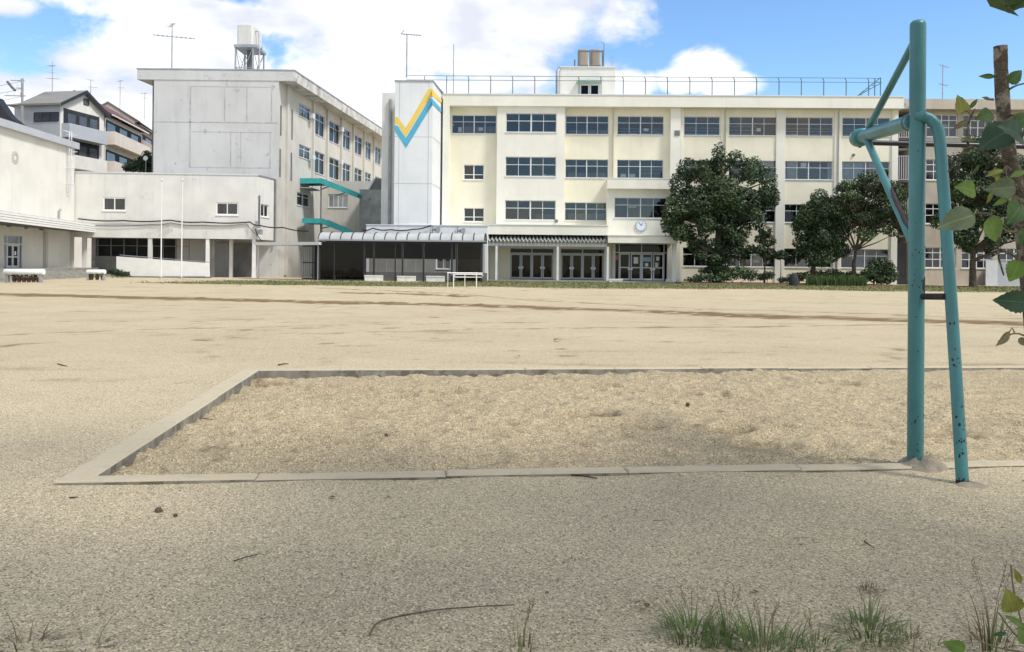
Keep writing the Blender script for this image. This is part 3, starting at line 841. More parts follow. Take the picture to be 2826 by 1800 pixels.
for a, b in (D1, D2):
    lw = (b - a) / 4; zt = Z(1500, 701)
    w = MB(FM); w.box(a, b, 0.06, 0.14, zt, zt + 0.1); w.box(a, b, 0.06, 0.14, DZ - 0.08, DZ); w.box((a + b) / 2 - 0.05, (a + b) / 2 + 0.05, 0.04, 0.14, 0.16, DZ - 0.08)
    tr = w.build('transom', M['midalu'], main)
    for k in range(2): slab('pane', FM, a + k * 2 * lw + 0.05, a + (k + 1) * 2 * lw - 0.05, 0.1, 0.1, zt + 0.1, DZ - 0.08, M['doorglass'], tr, True)
    for k in range(4):
        x0 = a + k * lw + 0.02; x1 = x0 + lw - 0.04
        door_leaf(main, FM, x0, x1, 0.16, zt - 0.01, 0.07, hx=(x1 - 0.08 if k % 2 == 0 else x0 + 0.08), midrail=False, frame='midalu')
a, b = DM; zt = Z(1770, 699); side = (b - a) * 0.085; lw = (b - a - 2 * side) / 4
w = MB(FM); w.box(a, b, 0.02, 0.12, zt, zt + 0.09); w.box(a, b, 0.02, 0.12, DMZ - 0.06, DMZ)
for xx in (a + 0.04, a + side, (a + b) / 2, b - side, b - 0.04): w.box(xx - 0.035, xx + 0.035, 0.015, 0.125, 0.14, DMZ - 0.06)
tr = w.build('entrance_frame', M['alu'], main)
for x0, x1, z0, z1 in ((a + .08, a + side - .04, zt + .09, DMZ - .06), (a + side + .04, (a + b) / 2 - .04, zt + .09, DMZ - .06), ((a + b) / 2 + .04, b - side - .04, zt + .09, DMZ - .06), (b - side + .04, b - .08, zt + .09, DMZ - .06), (a + .08, a + side - .04, .15, zt), (b - side + .04, b - .08, .15, zt)):
    slab('pane', FM, x0, x1, 0.07, 0.07, z0, z1, M['doorglass'], tr, True)
DEX = [(), (('paper', .28, .72, .62, .86),), (('poster', .12, .85, .70, .86), ('paper', .3, .62, .52, .64)), (('paper', .2, .48, .50, .66), ('paper', .3, .6, .74, .88))]
for k in range(4):
    x0 = a + side + k * lw + 0.045; x1 = x0 + lw - 0.09
    door_leaf(main, FM, x0, x1, 0.14, zt - 0.02, 0.05, frame='alu', hx=(x1 - 0.05 if k % 2 == 0 else x0 + 0.05), stile=0.09, extra=DEX[k], handle='white')
w = MB(FM); xx = X(1701, 0, 712); w.box(xx - 0.16, xx + 0.16, 0.03, 0.05, Z(1700, 718), Z(1700, 704)); w.build('red_notice', M['red'], main)
# entrance platform and step
w = MB(FM); w.box(X(1315, -4.4, 780), X(1690, -4.4, 780), -4.4, -0.005, -0.1, 0.12); w.box(X(1690, -4.4, 780) + 0.004, X(1876, -4.4, 780), -4.6, -0.005, -0.1, 0.11)
w.build('entrance_step', M['step'], main)

# white stair tower with zigzag bands
tz = P(1140, 225, 71).z
t0, t1 = P(1088, 500, 71), P(1192, 500, 71); t2 = P(1220, 500, 76.0)
w = MB(); w.prism_z([(t0.x, t0.y), (t1.x, t1.y), (t2.x, t2.y + 0.6), (t0.x, t2.y + 0.6)], -0.1, tz); w.build('stair_tower', M['white_wall'], main)
FT = FR(t0.x, t0.y, 0.0)
FS = FR(t1.x, t1.y, math.atan2(t2.y - t1.y, t2.x - t1.x))
zq = lambda x, y: (720 + .24771 * x, 180 + .24771 * y)
def band(fr, pts, name, m_, d=0.012):
    xz = [fr.hit(*zq(*p), 0.0) for p in pts]
    L = (t1 - t0).length
    if fr is FT: xz = [(min(max(x, 0.0), L), z) for x, z in xz]
    b_ = MB(fr); b_.prism(xz, -d, -0.001); b_.build(name, m_, main)
band(FT, [(1480, 575), (1522, 575), (1612, 700), (1870, 262), (1912, 262), (1912, 345), (1870, 378), (1612, 805), (1522, 655), (1480, 655)], 'yellow_band', M['yellow'])
band(FT, [(1480, 672), (1520, 672), (1613, 815), (1880, 372), (1912, 372), (1912, 440), (1617, 925), (1480, 735)], 'blue_band', M['blue'], 0.016)
band(FS, [(1908, 265), (2018, 395), (2018, 425), (1908, 340)], 'yellow_band', M['yellow'])
band(FS, [(1908, 375), (2018, 495), (2018, 535), (1908, 440)], 'blue_band', M['blue'], 0.016)
for py in (378, 507):
    zz = FT.z(1140, py); w = MB(FT); w.box(0.0, (t1 - t0).length, -0.004, -0.0005, zz - 0.02, zz + 0.02); w.build('panel_joint', M['seam'], main)
    w = MB(FS); w.box(0, 4.6, -0.004, -0.0005, zz - 0.02, zz + 0.02); w.build('panel_joint', M['seam'], main)
for px in (1100, 1181):
    xx = FT.x(px); w = MB(FT); w.box(xx - 0.02, xx + 0.02, -0.003, -0.0006, 0.2, tz - 0.1); w.build('panel_joint', M['seam'], main)
w = MB(); w.prism_z([(t0.x - .06, t0.y - .06), (t1.x + .06, t1.y - .06), (t2.x + .08, t2.y), (t0.x - .06, t2.y)], tz + 0.001, tz + 0.09); w.build('tower_coping', M['steel'], main)

# low white front annex behind the walkway
yA = -5.2
h_ = lambda k: (X(1546, 3.0, 220) + .21) if k == 0 else (X(1698, 3.0, 220) - .21)
ax0, ax1, az = X(1011, yA, 640), X(1345, yA, 640), Z(1180, 623, yA)
w = MB(FM); w.wall(ax0, ax1, -0.1, az, yA, yA + 0.2, [(X(1205, yA, 700), X(1243, yA, 700), 1.0, Z(1200, 672, yA))]); w.box(ax0, ax0 + 0.2, yA + 0.202, -0.006, -0.1, az); w.box(ax1 - 0.2, ax1, yA + 0.202, -0.006, -0.1, az)
w.box(ax0 + 0.201, ax1 - 0.201, yA + 0.202, -0.006, az - 0.5, az - 0.3)
w.build('front_annex', M['white_wall'], main)
w = MB(FM); w.wall(ax0 + .3, ax1 - .3, Z(1180, 752, yA), Z(1180, 668, yA), yA - .02, yA - .002, [(X(1203, yA, 700), X(1245, yA, 700), .9, 9)]); w.build('annex_shade_sheet', mat('shade_grey', (0.28, 0.28, 0.27), .85, .1, 1.0, streak=.3), main)  # grey sheet painting the walkway's shade onto the white wall
w = MB(FM); w.box(h_(0), h_(1), 9.3, 9.5, RZ1 - .02, Z(1620, 187, 3.0) - .31); w.build('stair_house_rear', M['interior'], main)
window(main, FM, X(1205, yA, 700), X(1243, yA, 700), 1.0, Z(1200, 672, yA), yA, 2, 0.5)
w = MB(FM); w.box(ax0 - 0.02, ax1 + 0.02, yA - 0.05, yA - 0.002, -0.1, Z(1180, 752, yA)); w.build('annex_plinth', M['dkconcrete'], main)
for px in range(1040, 1340, 27):
    xx = X(px, yA, 720); w = MB(FM); w.box(xx - 0.02, xx + 0.02, yA - 0.026, yA - 0.021, Z(1180, 752, yA), Z(1180, 668, yA)); w.build('panel_joint', M['seam'], main)
w = MB(FM); w.box(ax0 - 0.05, ax1 + 0.05, yA - 0.06, yA + 0.2, az + 0.001, az + 0.07); w.build('annex_coping', M['alu'], main)

# roof-top stair house with its canopy and tanks
py_ = 3.0
h0, h1, hz = X(1546, py_, 220), X(1698, py_, 220), Z(1620, 187, py_)
w = MB(FM); dx0, dx1 = X(1600, py_, 240), X(1655, py_, 240); dz1 = Z(1620, 232, py_)
w.wall(h0, h1, RZ1 - 0.02, hz, py_, py_ + 0.2, [(dx0, dx1, RZ1 - 0.03, dz1)]); w.box(h0, h0 + .2, py_ + .202, 9.5, RZ1 - .02, hz); w.box(h1 - .2, h1, py_ + .202, 9.5, RZ1 - .02, hz); w.box(h0 + .201, h1 - .201, py_ + .202, 9.5, hz - .3, hz - .002)
w.build('stair_house', M['annex'], main)
w = MB(FM); w.box(h0 - .08, h1 + .08, py_ - .1, 9.6, hz + .001, hz + .10); w.build('stair_house_coping', M['alu'], main)
for k in range(2):
    door_leaf(main, FM, dx0 + (dx1 - dx0) / 2 * k + .02, dx0 + (dx1 - dx0) / 2 * (k + 1) - .02, RZ1, dz1 - .02, py_ + .05, frame='alu')
w = MB(FM); k0, k1, kz = X(1592, py_ - 1.0, 222), X(1660, py_ - 1.0, 222), Z(1620, 221, py_ - 1.0)
w.box(k0, k1, py_ - 1.0, py_ - .003, kz - .12, kz); w.build('door_canopy', mat('pale_teal_canopy', (0.30, 0.42, 0.38), 0.6), main)
w = MB(FM); xx = X(1546, py_ - 0.2, 220) - 0.25; w.tube([(xx, py_ - .1, RZ1), (xx, py_ - .1, hz - .4), (xx + .2, py_ + .2, hz)], 0.17, 8); w.build('duct', M['steel'], main)
for px0, px1, py1 in ((1598, 1624, 141), (1632, 1659, 141)):
    x0, x1 = X(px0, 4.5, 170), X(px1, 4.5, 170); zt = Z(1630, py1 - 2.5, 5.6); d = (x1 - x0) / 2; cx, cyy = (x0 + x1) / 2, 5.6
    w = MB(FM); pts = []
    for zz, rr in ((hz + .1, d), (zt - .14, d), (zt - .03, d * .95), (zt, d * .75)):
        pts += [(cx + rr * math.copysign(abs(math.cos(t)) ** .45, math.cos(t)), cyy + rr * math.copysign(abs(math.sin(t)) ** .45, math.sin(t)), zz) for t in [i * math.pi / 12 + .13 for i in range(24)]]
    w.add(pts, [(r_ * 24 + i, r_ * 24 + (i + 1) % 24, (r_ + 1) * 24 + (i + 1) % 24, (r_ + 1) * 24 + i) for r_ in range(3) for i in range(24)] + [tuple(range(72, 96))])
    tk = w.build('roof_tank', M['tanktan'], main)
    for zz in (hz + .75,):
        slab('tank_hoop', FM, cx - d - .03, cx + d + .03, cyy - d - .03, cyy + d + .03, zz - .03, zz + .03, M['tanktan'], tk)
xx0, xx1 = X(1586, 4.4, 170), X(1663, 4.4, 170); zt = Z(1630, 139, 4.4)
w = MB(FM)
for xx in (xx0, xx0 + .35, X(1628, 4.4, 170), xx1): w.box(xx - .07, xx + .07, 4.35, 4.5, hz + .1, zt - (.9 if xx == xx0 else .0))
w.box(xx0 + .35, xx1, 4.352, 4.498, zt - .16, zt - .02)
w.build('tank_frame', M['dkconcrete'], main)
w = MB(FM); xx, zz = FM.hit(1667, 120, 4.4); w.tube([(xx, 4.4, hz), (xx, 4.4, zz), (xx - .25, 4.4, zz + .12)], 0.035, 6); w.build('vent_pipe', M['fence'], main)

# roof fence: posts and rails
fy = -0.6
zf0, zf1, zfm = RZ1 + .02, Z(2000, 213, fy), Z(2000, 225.5, fy)
fx0, fx1 = X(1120, fy, 215), X(2434, fy, 240)
fence = thing('roof_fence', 'slim dark rail fence along the long flat school roof', 'fence', FM.w((fx0 + fx1) / 2, fy, zf0))
xx = X(1720, fy, 240); stp = (X(2150, fy, 240) - xx) / 7
k = int((fx1 - xx) / stp); k0 = -int((xx - fx0) / stp)
for i in range(k0, k + 1):
    q = xx + i * stp; w = MB(FM); w.tube([(q, fy, zf0), (q, fy, zf1 - .25), (q - .06, fy + .12, zf1)], 0.045, 6); w.build('post', M['fence'], fence)
for zz, rr, yy in ((zf1, .026, fy + .12), (zfm, .026, fy), (zf0 + .08, .03, fy)):
    w = MB(FM); w.tube([(fx0, yy, zz), (fx1, yy, zz)], rr, 6); w.build('rail', M['fence'], fence)
# slanted stair rail at the right end of the roof
w = MB(FM); r0, r1 = X(2362, fy, 260), X(2434, fy, 215)
for dz in (0.0, 0.5):
    w.tube([(r0, fy + .3, zf0 + dz * .1), (r1, fy + .3, zf1 + .1 - dz)], .04, 6)
for i in range(6): w.tube([(r0 + (r1 - r0) * i / 6, fy + .3, zf0 + (zf1 - zf0) * i / 6), (r0 + (r1 - r0) * (i + .7) / 6, fy + .3, zf0 + (zf1 - zf0) * i / 6)], .03, 5)
for q in (r1, r1 - .5): w.tube([(q, fy + .3, zf0), (q, fy + .3, zf1)], .045, 6)
w.build('stair_rail', M['fence'], fence)

# clock on the entrance bay
cx_, cz_ = FM.hit(1769, 623, -1.3); rc = 0.50
clock = thing('wall_clock', 'round white wall clock above the main entrance doors', 'clock', FM.w(cx_, -1.3, cz_ - rc))
def disc(r, y0, y1, n=32):
    pts = [(cx_ + r * math.sin(i * 6.28319 / n), y0, cz_ + r * math.cos(i * 6.28319 / n)) for i in range(n)]
    pts += [(p[0], y1, p[2]) for p in pts]
    return pts, [tuple(range(n))] + [(i, (i + 1) % n, n + (i + 1) % n, n + i) for i in range(n)]
w = MB(FM); w.add(*disc(rc, -1.40, -1.301)); w.build('rim', M['steel'], clock)
w = MB(FM); w.add(*disc(rc * .90, -1.412, -1.401)); w.build('dial', mat('clock_dial', (0.72, 0.80, 0.86), 0.5, 0.03), clock)
for i in range(12):
    th = i * math.pi / 6; c, s = math.cos(th), math.sin(th)
    w = MB(FM); a_ = rc * .72; b_ = rc * .84; hw = .018 if i % 3 else .03
    w.add([(cx_ + a_ * s - hw * c, -1.416, cz_ + a_ * c + hw * s), (cx_ + a_ * s + hw * c, -1.416, cz_ + a_ * c - hw * s), (cx_ + b_ * s + hw * c, -1.416, cz_ + b_ * c - hw * s), (cx_ + b_ * s - hw * c, -1.416, cz_ + b_ * c + hw * s)], [(0, 1, 2, 3)])
    w.build('hour_mark', M['fence'], clock)
for th, L, hw in ((R(30), rc * .50, .035), (R(-38), rc * .74, .025)):
    c, s = math.cos(th), math.sin(th)
    w = MB(FM); w.add([(cx_ - hw * c, -1.42, cz_ + hw * s), (cx_ + hw * c, -1.42, cz_ - hw * s), (cx_ + L * s + hw * .6 * c, -1.42, cz_ + L * c - hw * .6 * s), (cx_ + L * s - hw * .6 * c, -1.42, cz_ + L * c + hw * .6 * s)], [(0, 1, 2, 3)])
    w.build('hand', M['black'], clock)

# ------------------------------------------------------------------ two storey annex in front of the left wing
qa, qb = P(206, 560, 74.2), P(709, 560, 75.3)
FA = FR(qa.x, qa.y, math.atan2(qb.y - qa.y, qb.x - qa.x))
annex = thing('annex_building', 'low off-white annex with recessed ground floor and two sliding windows', 'building', FA.w(8, 0, 0))
AL = (qb - qa).length * 1.0
AL = math.hypot(qb.x - qa.x, qb.y - qa.y)
az1, az0 = FA.z(450, 480.5), FA.z(450, 657.5)
aw = [(FA.x(284, 0, 560), FA.x(348, 0, 560), FA.z(316, 582), FA.z(316, 545)), (FA.x(596, 0, 575), FA.x(658, 0, 575), FA.z(627, 594), FA.z(627, 559))]
w = MB(FA); w.wall(0.0, AL, az0, az1, 0, 0.22, aw); w.build('upper_wall', M['annex'], annex)
for a in aw: window(annex, FA, *a, 0.0, 2, None, fw=0.11, mull=0.08, frame='white', proud=0.06)
sa, sb = P(709, 560, 75.3), P(761, 560, 79.2)
FAs = FR(sa.x, sa.y, math.atan2(sb.y - sa.y, sb.x - sa.x)); SL = math.hypot(sb.x - sa.x, sb.y - sa.y)
sw = (FAs.x(720, 0, 580), FAs.x(742, 0, 580), FAs.z(721, 598), FAs.z(721, 563))
w = MB(FAs); w.wall(0.002, SL, az0, az1, 0.0, 0.22, [sw]); w.build('side_wall', M['annex'], annex)
window(annex, FAs, *sw, 0.0, 2, None, fw=0.10, mull=0.08, frame='white')
w = MB(FA); w.box(-0.02, AL + 0.08, -0.05, 0.3, az1 + .001, az1 + .10); w.build('coping', M['alu'], annex)
w = MB(FAs); w.box(0.1, SL, -0.06, 0.2, az1 + .003, az1 + .11); w.build('coping', M['steel'], annex)
w = MB(FA); w.box(0.0, AL - 0.25, 0.222, 5.5, az1 - .3, az1 - .05); w.build('roof_slab', M['concrete'], annex)
w = MB(FA); w.box(0.0, AL - 0.25, 0.222, 5.5, az0 + .02, az0 + .2); w.build('floor_slab', M['concrete'], annex)
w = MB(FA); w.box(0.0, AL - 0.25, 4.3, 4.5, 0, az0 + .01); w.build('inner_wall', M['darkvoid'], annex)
w = MB(FA); w.box(0.0, AL - 0.25, 4.9, 5.1, az0 + .21, az1 - .31); w.build('upper_inner_wall', M['interior'], annex)
xx = FAs.x(759, -0.1, 560); w = MB(FAs); w.tube([(xx, -.1, az0 - .5), (xx, -.1, az1)], .07, 8); w.build('downpipe', M['dkconcrete'], annex)
xx = FAs.x(716, -0.1, 580); w = MB(FAs); w.tube([(xx, -.1, FAs.z(716, 620)), (xx, -.1, FAs.z(716, 540))], .07, 8); w.build('cable_conduit', M['dkconcrete'], annex)
for px, wd, y0, mt in ((231, .16, .3, 'annex'), (257, .15, 1.6, 'concrete'), (413, .16, .05, 'annex'), (572, .14, .05, 'white'), (588, .14, 1.5, 'concrete'), (637, .14, 1.2, 'annex'), (700, .14, .03, 'white')):
    xx = FA.x(px, y0, 700); w = MB(FA); w.box(xx - wd, xx + wd, y0, y0 + .3, 0.0, az0 - .002); w.build('column', M[mt], annex)
for px0, px1, top, mt in ((265, 405, 708, 'concrete'), (595, 632, 668, 'dkalu'), (644, 694, 668, 'dkconcrete')):
    w = MB(FA); w.box(FA.x(px0, 3.6, 700), FA.x(px1, 3.6, 700), 3.6, 3.75, 0, FA.z(400, top, 3.6)); w.build('inner_panel', M[mt], annex)
for px in range(270, 560, 36):
    xx = FA.x(px, 4.2, 690); w = MB(FA); w.box(xx - .04, xx + .04, 4.2, 4.28, 1.4, az0); w.build('inner_mullion', M['dkalu'], annex)
w = MB(FA); w.box(FA.x(262, 4.2, 690), FA.x(560, 4.2, 690), 4.21, 4.27, FA.z(400, 680, 4.2), FA.z(400, 678, 4.2)); w.build('inner_transom', M['dkalu'], annex)
# white ramp wall in front of the annex
Yr = 72.0
ramp = thing('ramp_wall', 'white sloping ramp wall in front of the annex', 'ramp', P(450, 762, Yr))
pr = [P(321, 708, Yr), P(575, 726.5, Yr), P(577, 763, Yr), P(366, 763, Yr), P(321, 741, Yr)]
w = MB(); w.prism([(p.x, max(p.z, 0.02)) for p in pr], Yr, Yr + .25); w.build('wall_face', M['white'], ramp)
w = MB(); w.prism([(P(318, 712, Yr).x, 0), (P(580, 712, Yr).x, 0), (P(580, 712, Yr).x, .10), (P(318, 712, Yr).x, .10)], Yr - .25, Yr + .4); w.build('footing', M['dkconcrete'], ramp)
w = MB(); a_, b_ = P(330, 704, Yr + .6), P(580, 724, Yr + .6); w.tube([tuple(a_), tuple(b_)], .03, 6); w.build('handrail', M['dkalu'], ramp)

# ------------------------------------------------------------------ gymnasium on the far left
gN, gF = P(0, 332, 62.0), P(206, 412, 74.0)
dg = (gF.xy - gN.xy).normalized(); gs = gN.xy - dg * 16
FG = FR(gs.x, gs.y, math.atan2(dg.y, dg.x))
GL = 16 + (gF.xy - gN.xy).length
gym = thing('gymnasium', 'cream windowless gymnasium wall with porch roof at far left', 'building', FG.w(GL / 2, 0, 0))
gz = gF.z; gzp = 0.75                                     # roof height, platform height
gdo = (FG.x(10, 0, 690), FG.x(63, 0, 690)); gdz = FG.z(40, 648)
w = MB(FG); w.wall(0, GL, -.1, gz, 0, .25, [(gdo[0], gdo[1], gzp, gdz)]); w.build('wall', M['gym'], gym)
w = MB(FG); w.box(-.3, GL + .15, -.35, 14, gz + .001, gz + .55); w.build('roof_fascia', M['palegrey'], gym)
w = MB(FG); w.box(GL - .25, GL - .002, .252, 13, -.1, gz - .002); w.build('end_wall', M['gym'], gym)
w = MB(FG); w.box(gdo[0] - .3, gdo[1] + .3, 3.0, 3.2, 0, gz * .4); w.build('inner_wall', M['interior'], gym)
lw = (gdo[1] - gdo[0]) * .30; sd = (gdo[1] - gdo[0]) * .2
w = MB(FG); w.box(gdo[0], gdo[1], .02, .1, gdz - .1, gdz); w.box(gdo[0], gdo[1], .02, .1, gdz - .75, gdz - .66)
for q in (gdo[0] + .04, gdo[0] + sd - .04, gdo[1] - sd + .04, gdo[1] - .04): w.box(q - .05, q + .05, .015, .105, gzp, gdz - .1)
fo = w.build('door_frame', M['alu'], gym)
for a, b, c, d in ((gdo[0], gdo[0] + sd, gzp, gdz - .7), (gdo[1] - sd, gdo[1], gzp, gdz - .7), (gdo[0], gdo[1], gdz - .66, gdz - .1)): slab('pane', FG, a + .05, b - .05, .06, .06, c, d, M['glass'], fo, True)
for k in range(2): door_leaf(gym, FG, gdo[0] + sd + k * lw, gdo[0] + sd + (k + 1) * lw, gzp + .02, gdz - .76, .04, frame='alu', stile=.13, extra=((('paper', .3, .6, .55, .72),) if k else ()))
for px in (125, 198):
    xx = FG.x(px, -.1, 690); w = MB(FG); w.box(xx - .14, xx + .14, -.25, -.002, .3, FG.z(px, 640)); w.build('pilaster', M['beige'], gym)
# porch roof: white ribbed fascia, grey top
c0, c1 = P(-330, 585, 43.5), P(287, 634, 75.0)
pN, pF = P(0, 611, 55.0), P(287, 645, 76.9)
dp = (pF.xy - pN.xy).normalized(); ps = pN.xy - dp * 14
FP = FR(ps.x, ps.y, math.atan2(dp.y, dp.x)); PLn = 14 + (pF.xy - pN.xy).length
pz0 = P(0, 611, 55.0).z; pz1 = P(0, 582, 55.0).z
pz0b, pz1b = pF.z, P(287, 624, 76.9).z
n = 9
for i in range(4):
    z0, z1 = pz0 + (pz1 - pz0) * i / 4, pz0 + (pz1 - pz0) * (i + 1) / 4 - .02
    w = MB(FP); w.box(0, PLn, -.02 * i, .12, z0, z1); w.build('fascia_board', M['white'], gym)
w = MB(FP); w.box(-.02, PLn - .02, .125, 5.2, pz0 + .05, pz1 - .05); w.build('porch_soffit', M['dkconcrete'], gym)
w = MB(FP); w.hexa([(0, .0, pz1 + .002), (PLn, .0, pz1 + .002), (PLn, 5.2, pz1 + .01), (0, 5.2, pz1 + .01), (0, .1, pz1 + .05), (PLn, .1, pz1 + .05), (PLn, 5.2, pz1 + .38), (0, 5.2, pz1 + .38)]); w.build('porch_roof', M['fascia'], gym)
w = MB(FP); xx = FP.x(162, .6, 605); w.tube([(xx, .6, pz1), (xx, .6, pz1 + .7), (xx + .12, .5, pz1 + .9)], .09, 8); w.build('roof_vent', M['steel'], gym)
for k in range(9):
    xx = 2.0 + k * 3.2; w = MB(FP); w.tube([(xx, 2.2, pz0 + .04), (xx, 2.2, pz0 - .1)], [.1, .16], 8); w.build('porch_lamp', M['dkalu'], gym)
# platform and steps
for i, (h, d) in enumerate(((gzp, 0.0), (gzp - .17, .26), (gzp - .34, .52), (gzp - .51, .78), (gzp - .66, 1.04))):
    w = MB(FP); w.box(0, PLn - .6 + .1 * i, -d + (0.003 if i else 0) + (-.26 if i else -.0), 7.5 if i == 0 else -d + .003, -.1, h - .001 * i); w.build('step', M['step'], gym)
# emblem-like lamp and ladder on the gym wall
xx, zz = FG.hit(43, 434, -.05); w = MB(FG)
for k in range(10):
    t = k * .6283; w.box(xx + .34 * math.cos(t) - .12, xx + .34 * math.cos(t) + .12, -.05, -.002, zz + .34 * math.sin(t) - .12, zz + .34 * math.sin(t) + .12)
w.build('wall_emblem', M['beige'], gym)
xx = FG.x(190, -.25, 480); ladder = thing('wall_ladder', 'steel cage ladder fixed high on the gymnasium wall', 'ladder', FG.w(xx, -.25, FG.z(190, 528)))
for d in (0, .45): w = MB(FG); w.tube([(xx + d, -.25, FG.z(190, 530)), (xx + d, -.25, gz + 1.3), (xx + d, .25, gz + 1.35)], .035, 6); w.build('stile', M['alu'], ladder)
for k in range(15): w = MB(FG); zz = FG.z(190, 528) + k * .32; w.tube([(xx, -.25, zz), (xx + .45, -.25, zz)], .022, 5); w.build('rung', M['alu'], ladder)
for k in range(4):
    zz = gz - 3.2 + k * 1.4; w = MB(FG); w.tube([(xx - .05, -.02, zz), (xx - .15, -.5, zz), (xx + .2, -.85, zz), (xx + .6, -.5, zz), (xx + .5, -.02, zz)], .022, 5); w.build('cage_hoop', M['alu'], ladder)

# ------------------------------------------------------------------ left wing: stained grey gable and long side
YG = 79.0
gl, gr = P(424, 350, YG), P(768, 350, YG)
wing = thing('wing_building', 'tall wing with stained grey gable wall and deep overhanging eaves', 'building', (gl.x + 6, YG, 0))
FW = FR(0, YG, 0.0)
wz1, wz0 = P(590, 194, YG).z, P(400, 220, YG).z
e0, e1 = P(813, 196, YG), P(1053, 355, 112.0)
ds = (e1.xy - e0.xy).normalized()
FW2 = FR(gr.x, YG, math.atan2(ds.y, ds.x))
w = MB(FW); w.box(gl.x, gr.x, 0.0, .3, 0, wz1 - .02); w.build('gable_wall', M['gable'], wing)
w = MB(FW2); WLn = 50.0
wrow = [(FW2.z(869, 369), FW2.z(869, 308)), (FW2.z(866, 475), FW2.z(866, 414)), (FW2.z(822, 566), FW2.z(822, 530))]
wx4 = [(825, 857, 1), (869, 896, 0), (909, 938, 0), (944, 968, 0), (978, 1000, 0), (1007, 1025, 0), (1036, 1052, 0)]
wh = []
for r_, (z0, z1) in enumerate(wrow[:2]):
    for a, b, short in wx4:
        py = 340 if r_ == 0 else 440
        wh.append((FW2.x(a, 0, py), FW2.x(b, 0, py), z0 + (1.05 if short else 0), z1))
wh.append((FW2.x(820, 0, 548), FW2.x(854, 0, 548), wrow[2][0], wrow[2][1]))
w.wall(.302, WLn, 0, wz0, 0, .25, wh); w.build('side_wall', M['beige'], wing)
for i, a in enumerate(wh): window(wing, FW2, *a, 0.0, 2, .3, fw=.07, mull=.09, frame='alu', glass=('glass' if i in (0, 7) else 'doorglass'), extra=((('curtain', .02, .45, 0, 1),) if i % 2 == 0 else (('rail', .0, 1, .02, .2),)))
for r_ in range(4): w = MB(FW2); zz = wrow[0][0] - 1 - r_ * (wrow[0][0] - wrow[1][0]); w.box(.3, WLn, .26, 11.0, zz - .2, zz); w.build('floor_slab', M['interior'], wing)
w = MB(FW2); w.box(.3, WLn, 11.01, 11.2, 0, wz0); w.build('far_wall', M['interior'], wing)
w = MB(FW); w.box(P(416, 350, YG).x, gl.x + .3, .31, 2.0, 0, wz0); w.build('left_return', M['dkconcrete'], wing)
# eaves slab
lf = P(379, 205, YG).x
w = MB(); A = Vector((lf, YG - .03)); Bq = Vector((e0.x, YG - .03)); Cq = Bq + ds * 52; Dq = A + ds * 52
w.prism_z([A[:], Bq[:], Cq[:], Dq[:]], wz0, wz1); w.build('eaves_slab', M['fascia'], wing)
w = MB(); w.prism_z([(A[0] - .05, A[1] - .05), (Bq[0] + .05, Bq[1] - .05), (Cq[0] + .05, Cq[1]), (Dq[0], Dq[1])], wz1 + .001, wz1 + .12); w.build('roof_edge', M['steel'], wing)
# gable front skin above the wall so the stained plaster runs up to the roof edge
w = MB(FW); w.box(lf + .02, e0.x - .02, -.05, -.032, wz0 + .01, wz1 - .03); w.build('gable_head', M['gable'], wing)
for a, b, c, d in ((424, 768, 337, 338.4), (524, 525.5, 239, 463), (524, 750, 239, 240.4), (749, 750.4, 240, 337), (524, 750, 364, 365.4), (524, 750, 462, 463.4), (745, 746.4, 365, 462), (620, 621, 240, 337), (681, 682, 240, 337), (636, 637, 365, 462), (664, 665, 365, 462)):
    x0, z1 = FW.hit(a, c, 0); x1, z0 = FW.hit(b, d, 0)
    w = MB(FW); w.box(x0, x1, -.014, -.001, z0, z1); w.build('plaster_joint', M['faintseam'], wing)
for px, pa, pb in ((775, 291, 375), (806, 303, 386), (774, 411, 490), (805, 422, 500)):
    xx = FW2.x(px, 0, 340); w = MB(FW2); w.box(xx - .2, xx + .2, -.012, -.001, FW2.z(px, pb), FW2.z(px, pa)); w.build('slit_window', M['dkconcrete'], wing)
for px in (790, 862, 901, 940, 973, 1003, 1030):
    xx = FW2.x(px, 0, 400); w = MB(FW2); w.box(xx - .22, xx + .22, -.22, -.002, .2, wz0 - .01); w.build('pilaster', M['beige'], wing)
for i, (px, py) in enumerate(((856, 318), (857, 432), (938, 355), (936, 446), (1000, 352))):
    xx, zz = FW2.hit(px, py, -.3); w = MB(FW2); w.box(xx, xx + .7, -.6, -.2, zz - .3, zz + .2); w.build('air_conditioner', M['alu'], wing)
w = MB(FW2); w.box(FW2.x(845, 0, 450) - 1.9, FW2.x(845, 0, 450) + 1.5, -1.0, -.01, FW2.z(840, 520) - .1, FW2.z(840, 520)); w.build('ledge', M['concrete'], wing)

# connecting block between the wings, with two teal stair canopies
YC = 92.0
FC = FR(0, YC, 0.0)
link = thing('connecting_block', 'grey beige connecting block set back between the two wings', 'building', P(970, 780, YC).xy.to_3d())
cwn = (FC.x(906, 0, 555), FC.x(960, 0, 555), FC.z(930, 573), FC.z(930, 536))
w = MB(FC); w.wall(FC.x(820, 0, 560), FC.x(1100, 0, 560), 0, FC.z(990, 500), 0, .3, [cwn]); w.build('wall', M['beige'], link)
window(link, FC, *cwn, 0.0, 4, .0001, fw=.08, frame='alu')
w = MB(FC); w.box(cwn[0] - .5, cwn[1] + .5, 2, 2.1, cwn[2] - .5, cwn[3] + .5); w.build('inner_wall', M['interior'], link)
w = MB(FC); x0, x1 = FC.x(992, -3.5, 560), FC.x(1100, -3.5, 560); w.box(x0, x1, -3.5, -.01, 0, FC.z(1020, 523, -3.5)); w.build('stair_block', M['concrete'], link)
xa, za = FC.hit(1020, 523, -3.0); xb, zb = FC.hit(1036, 492, -3.0); xc, zc_ = FC.hit(1100, 500, -3.0)
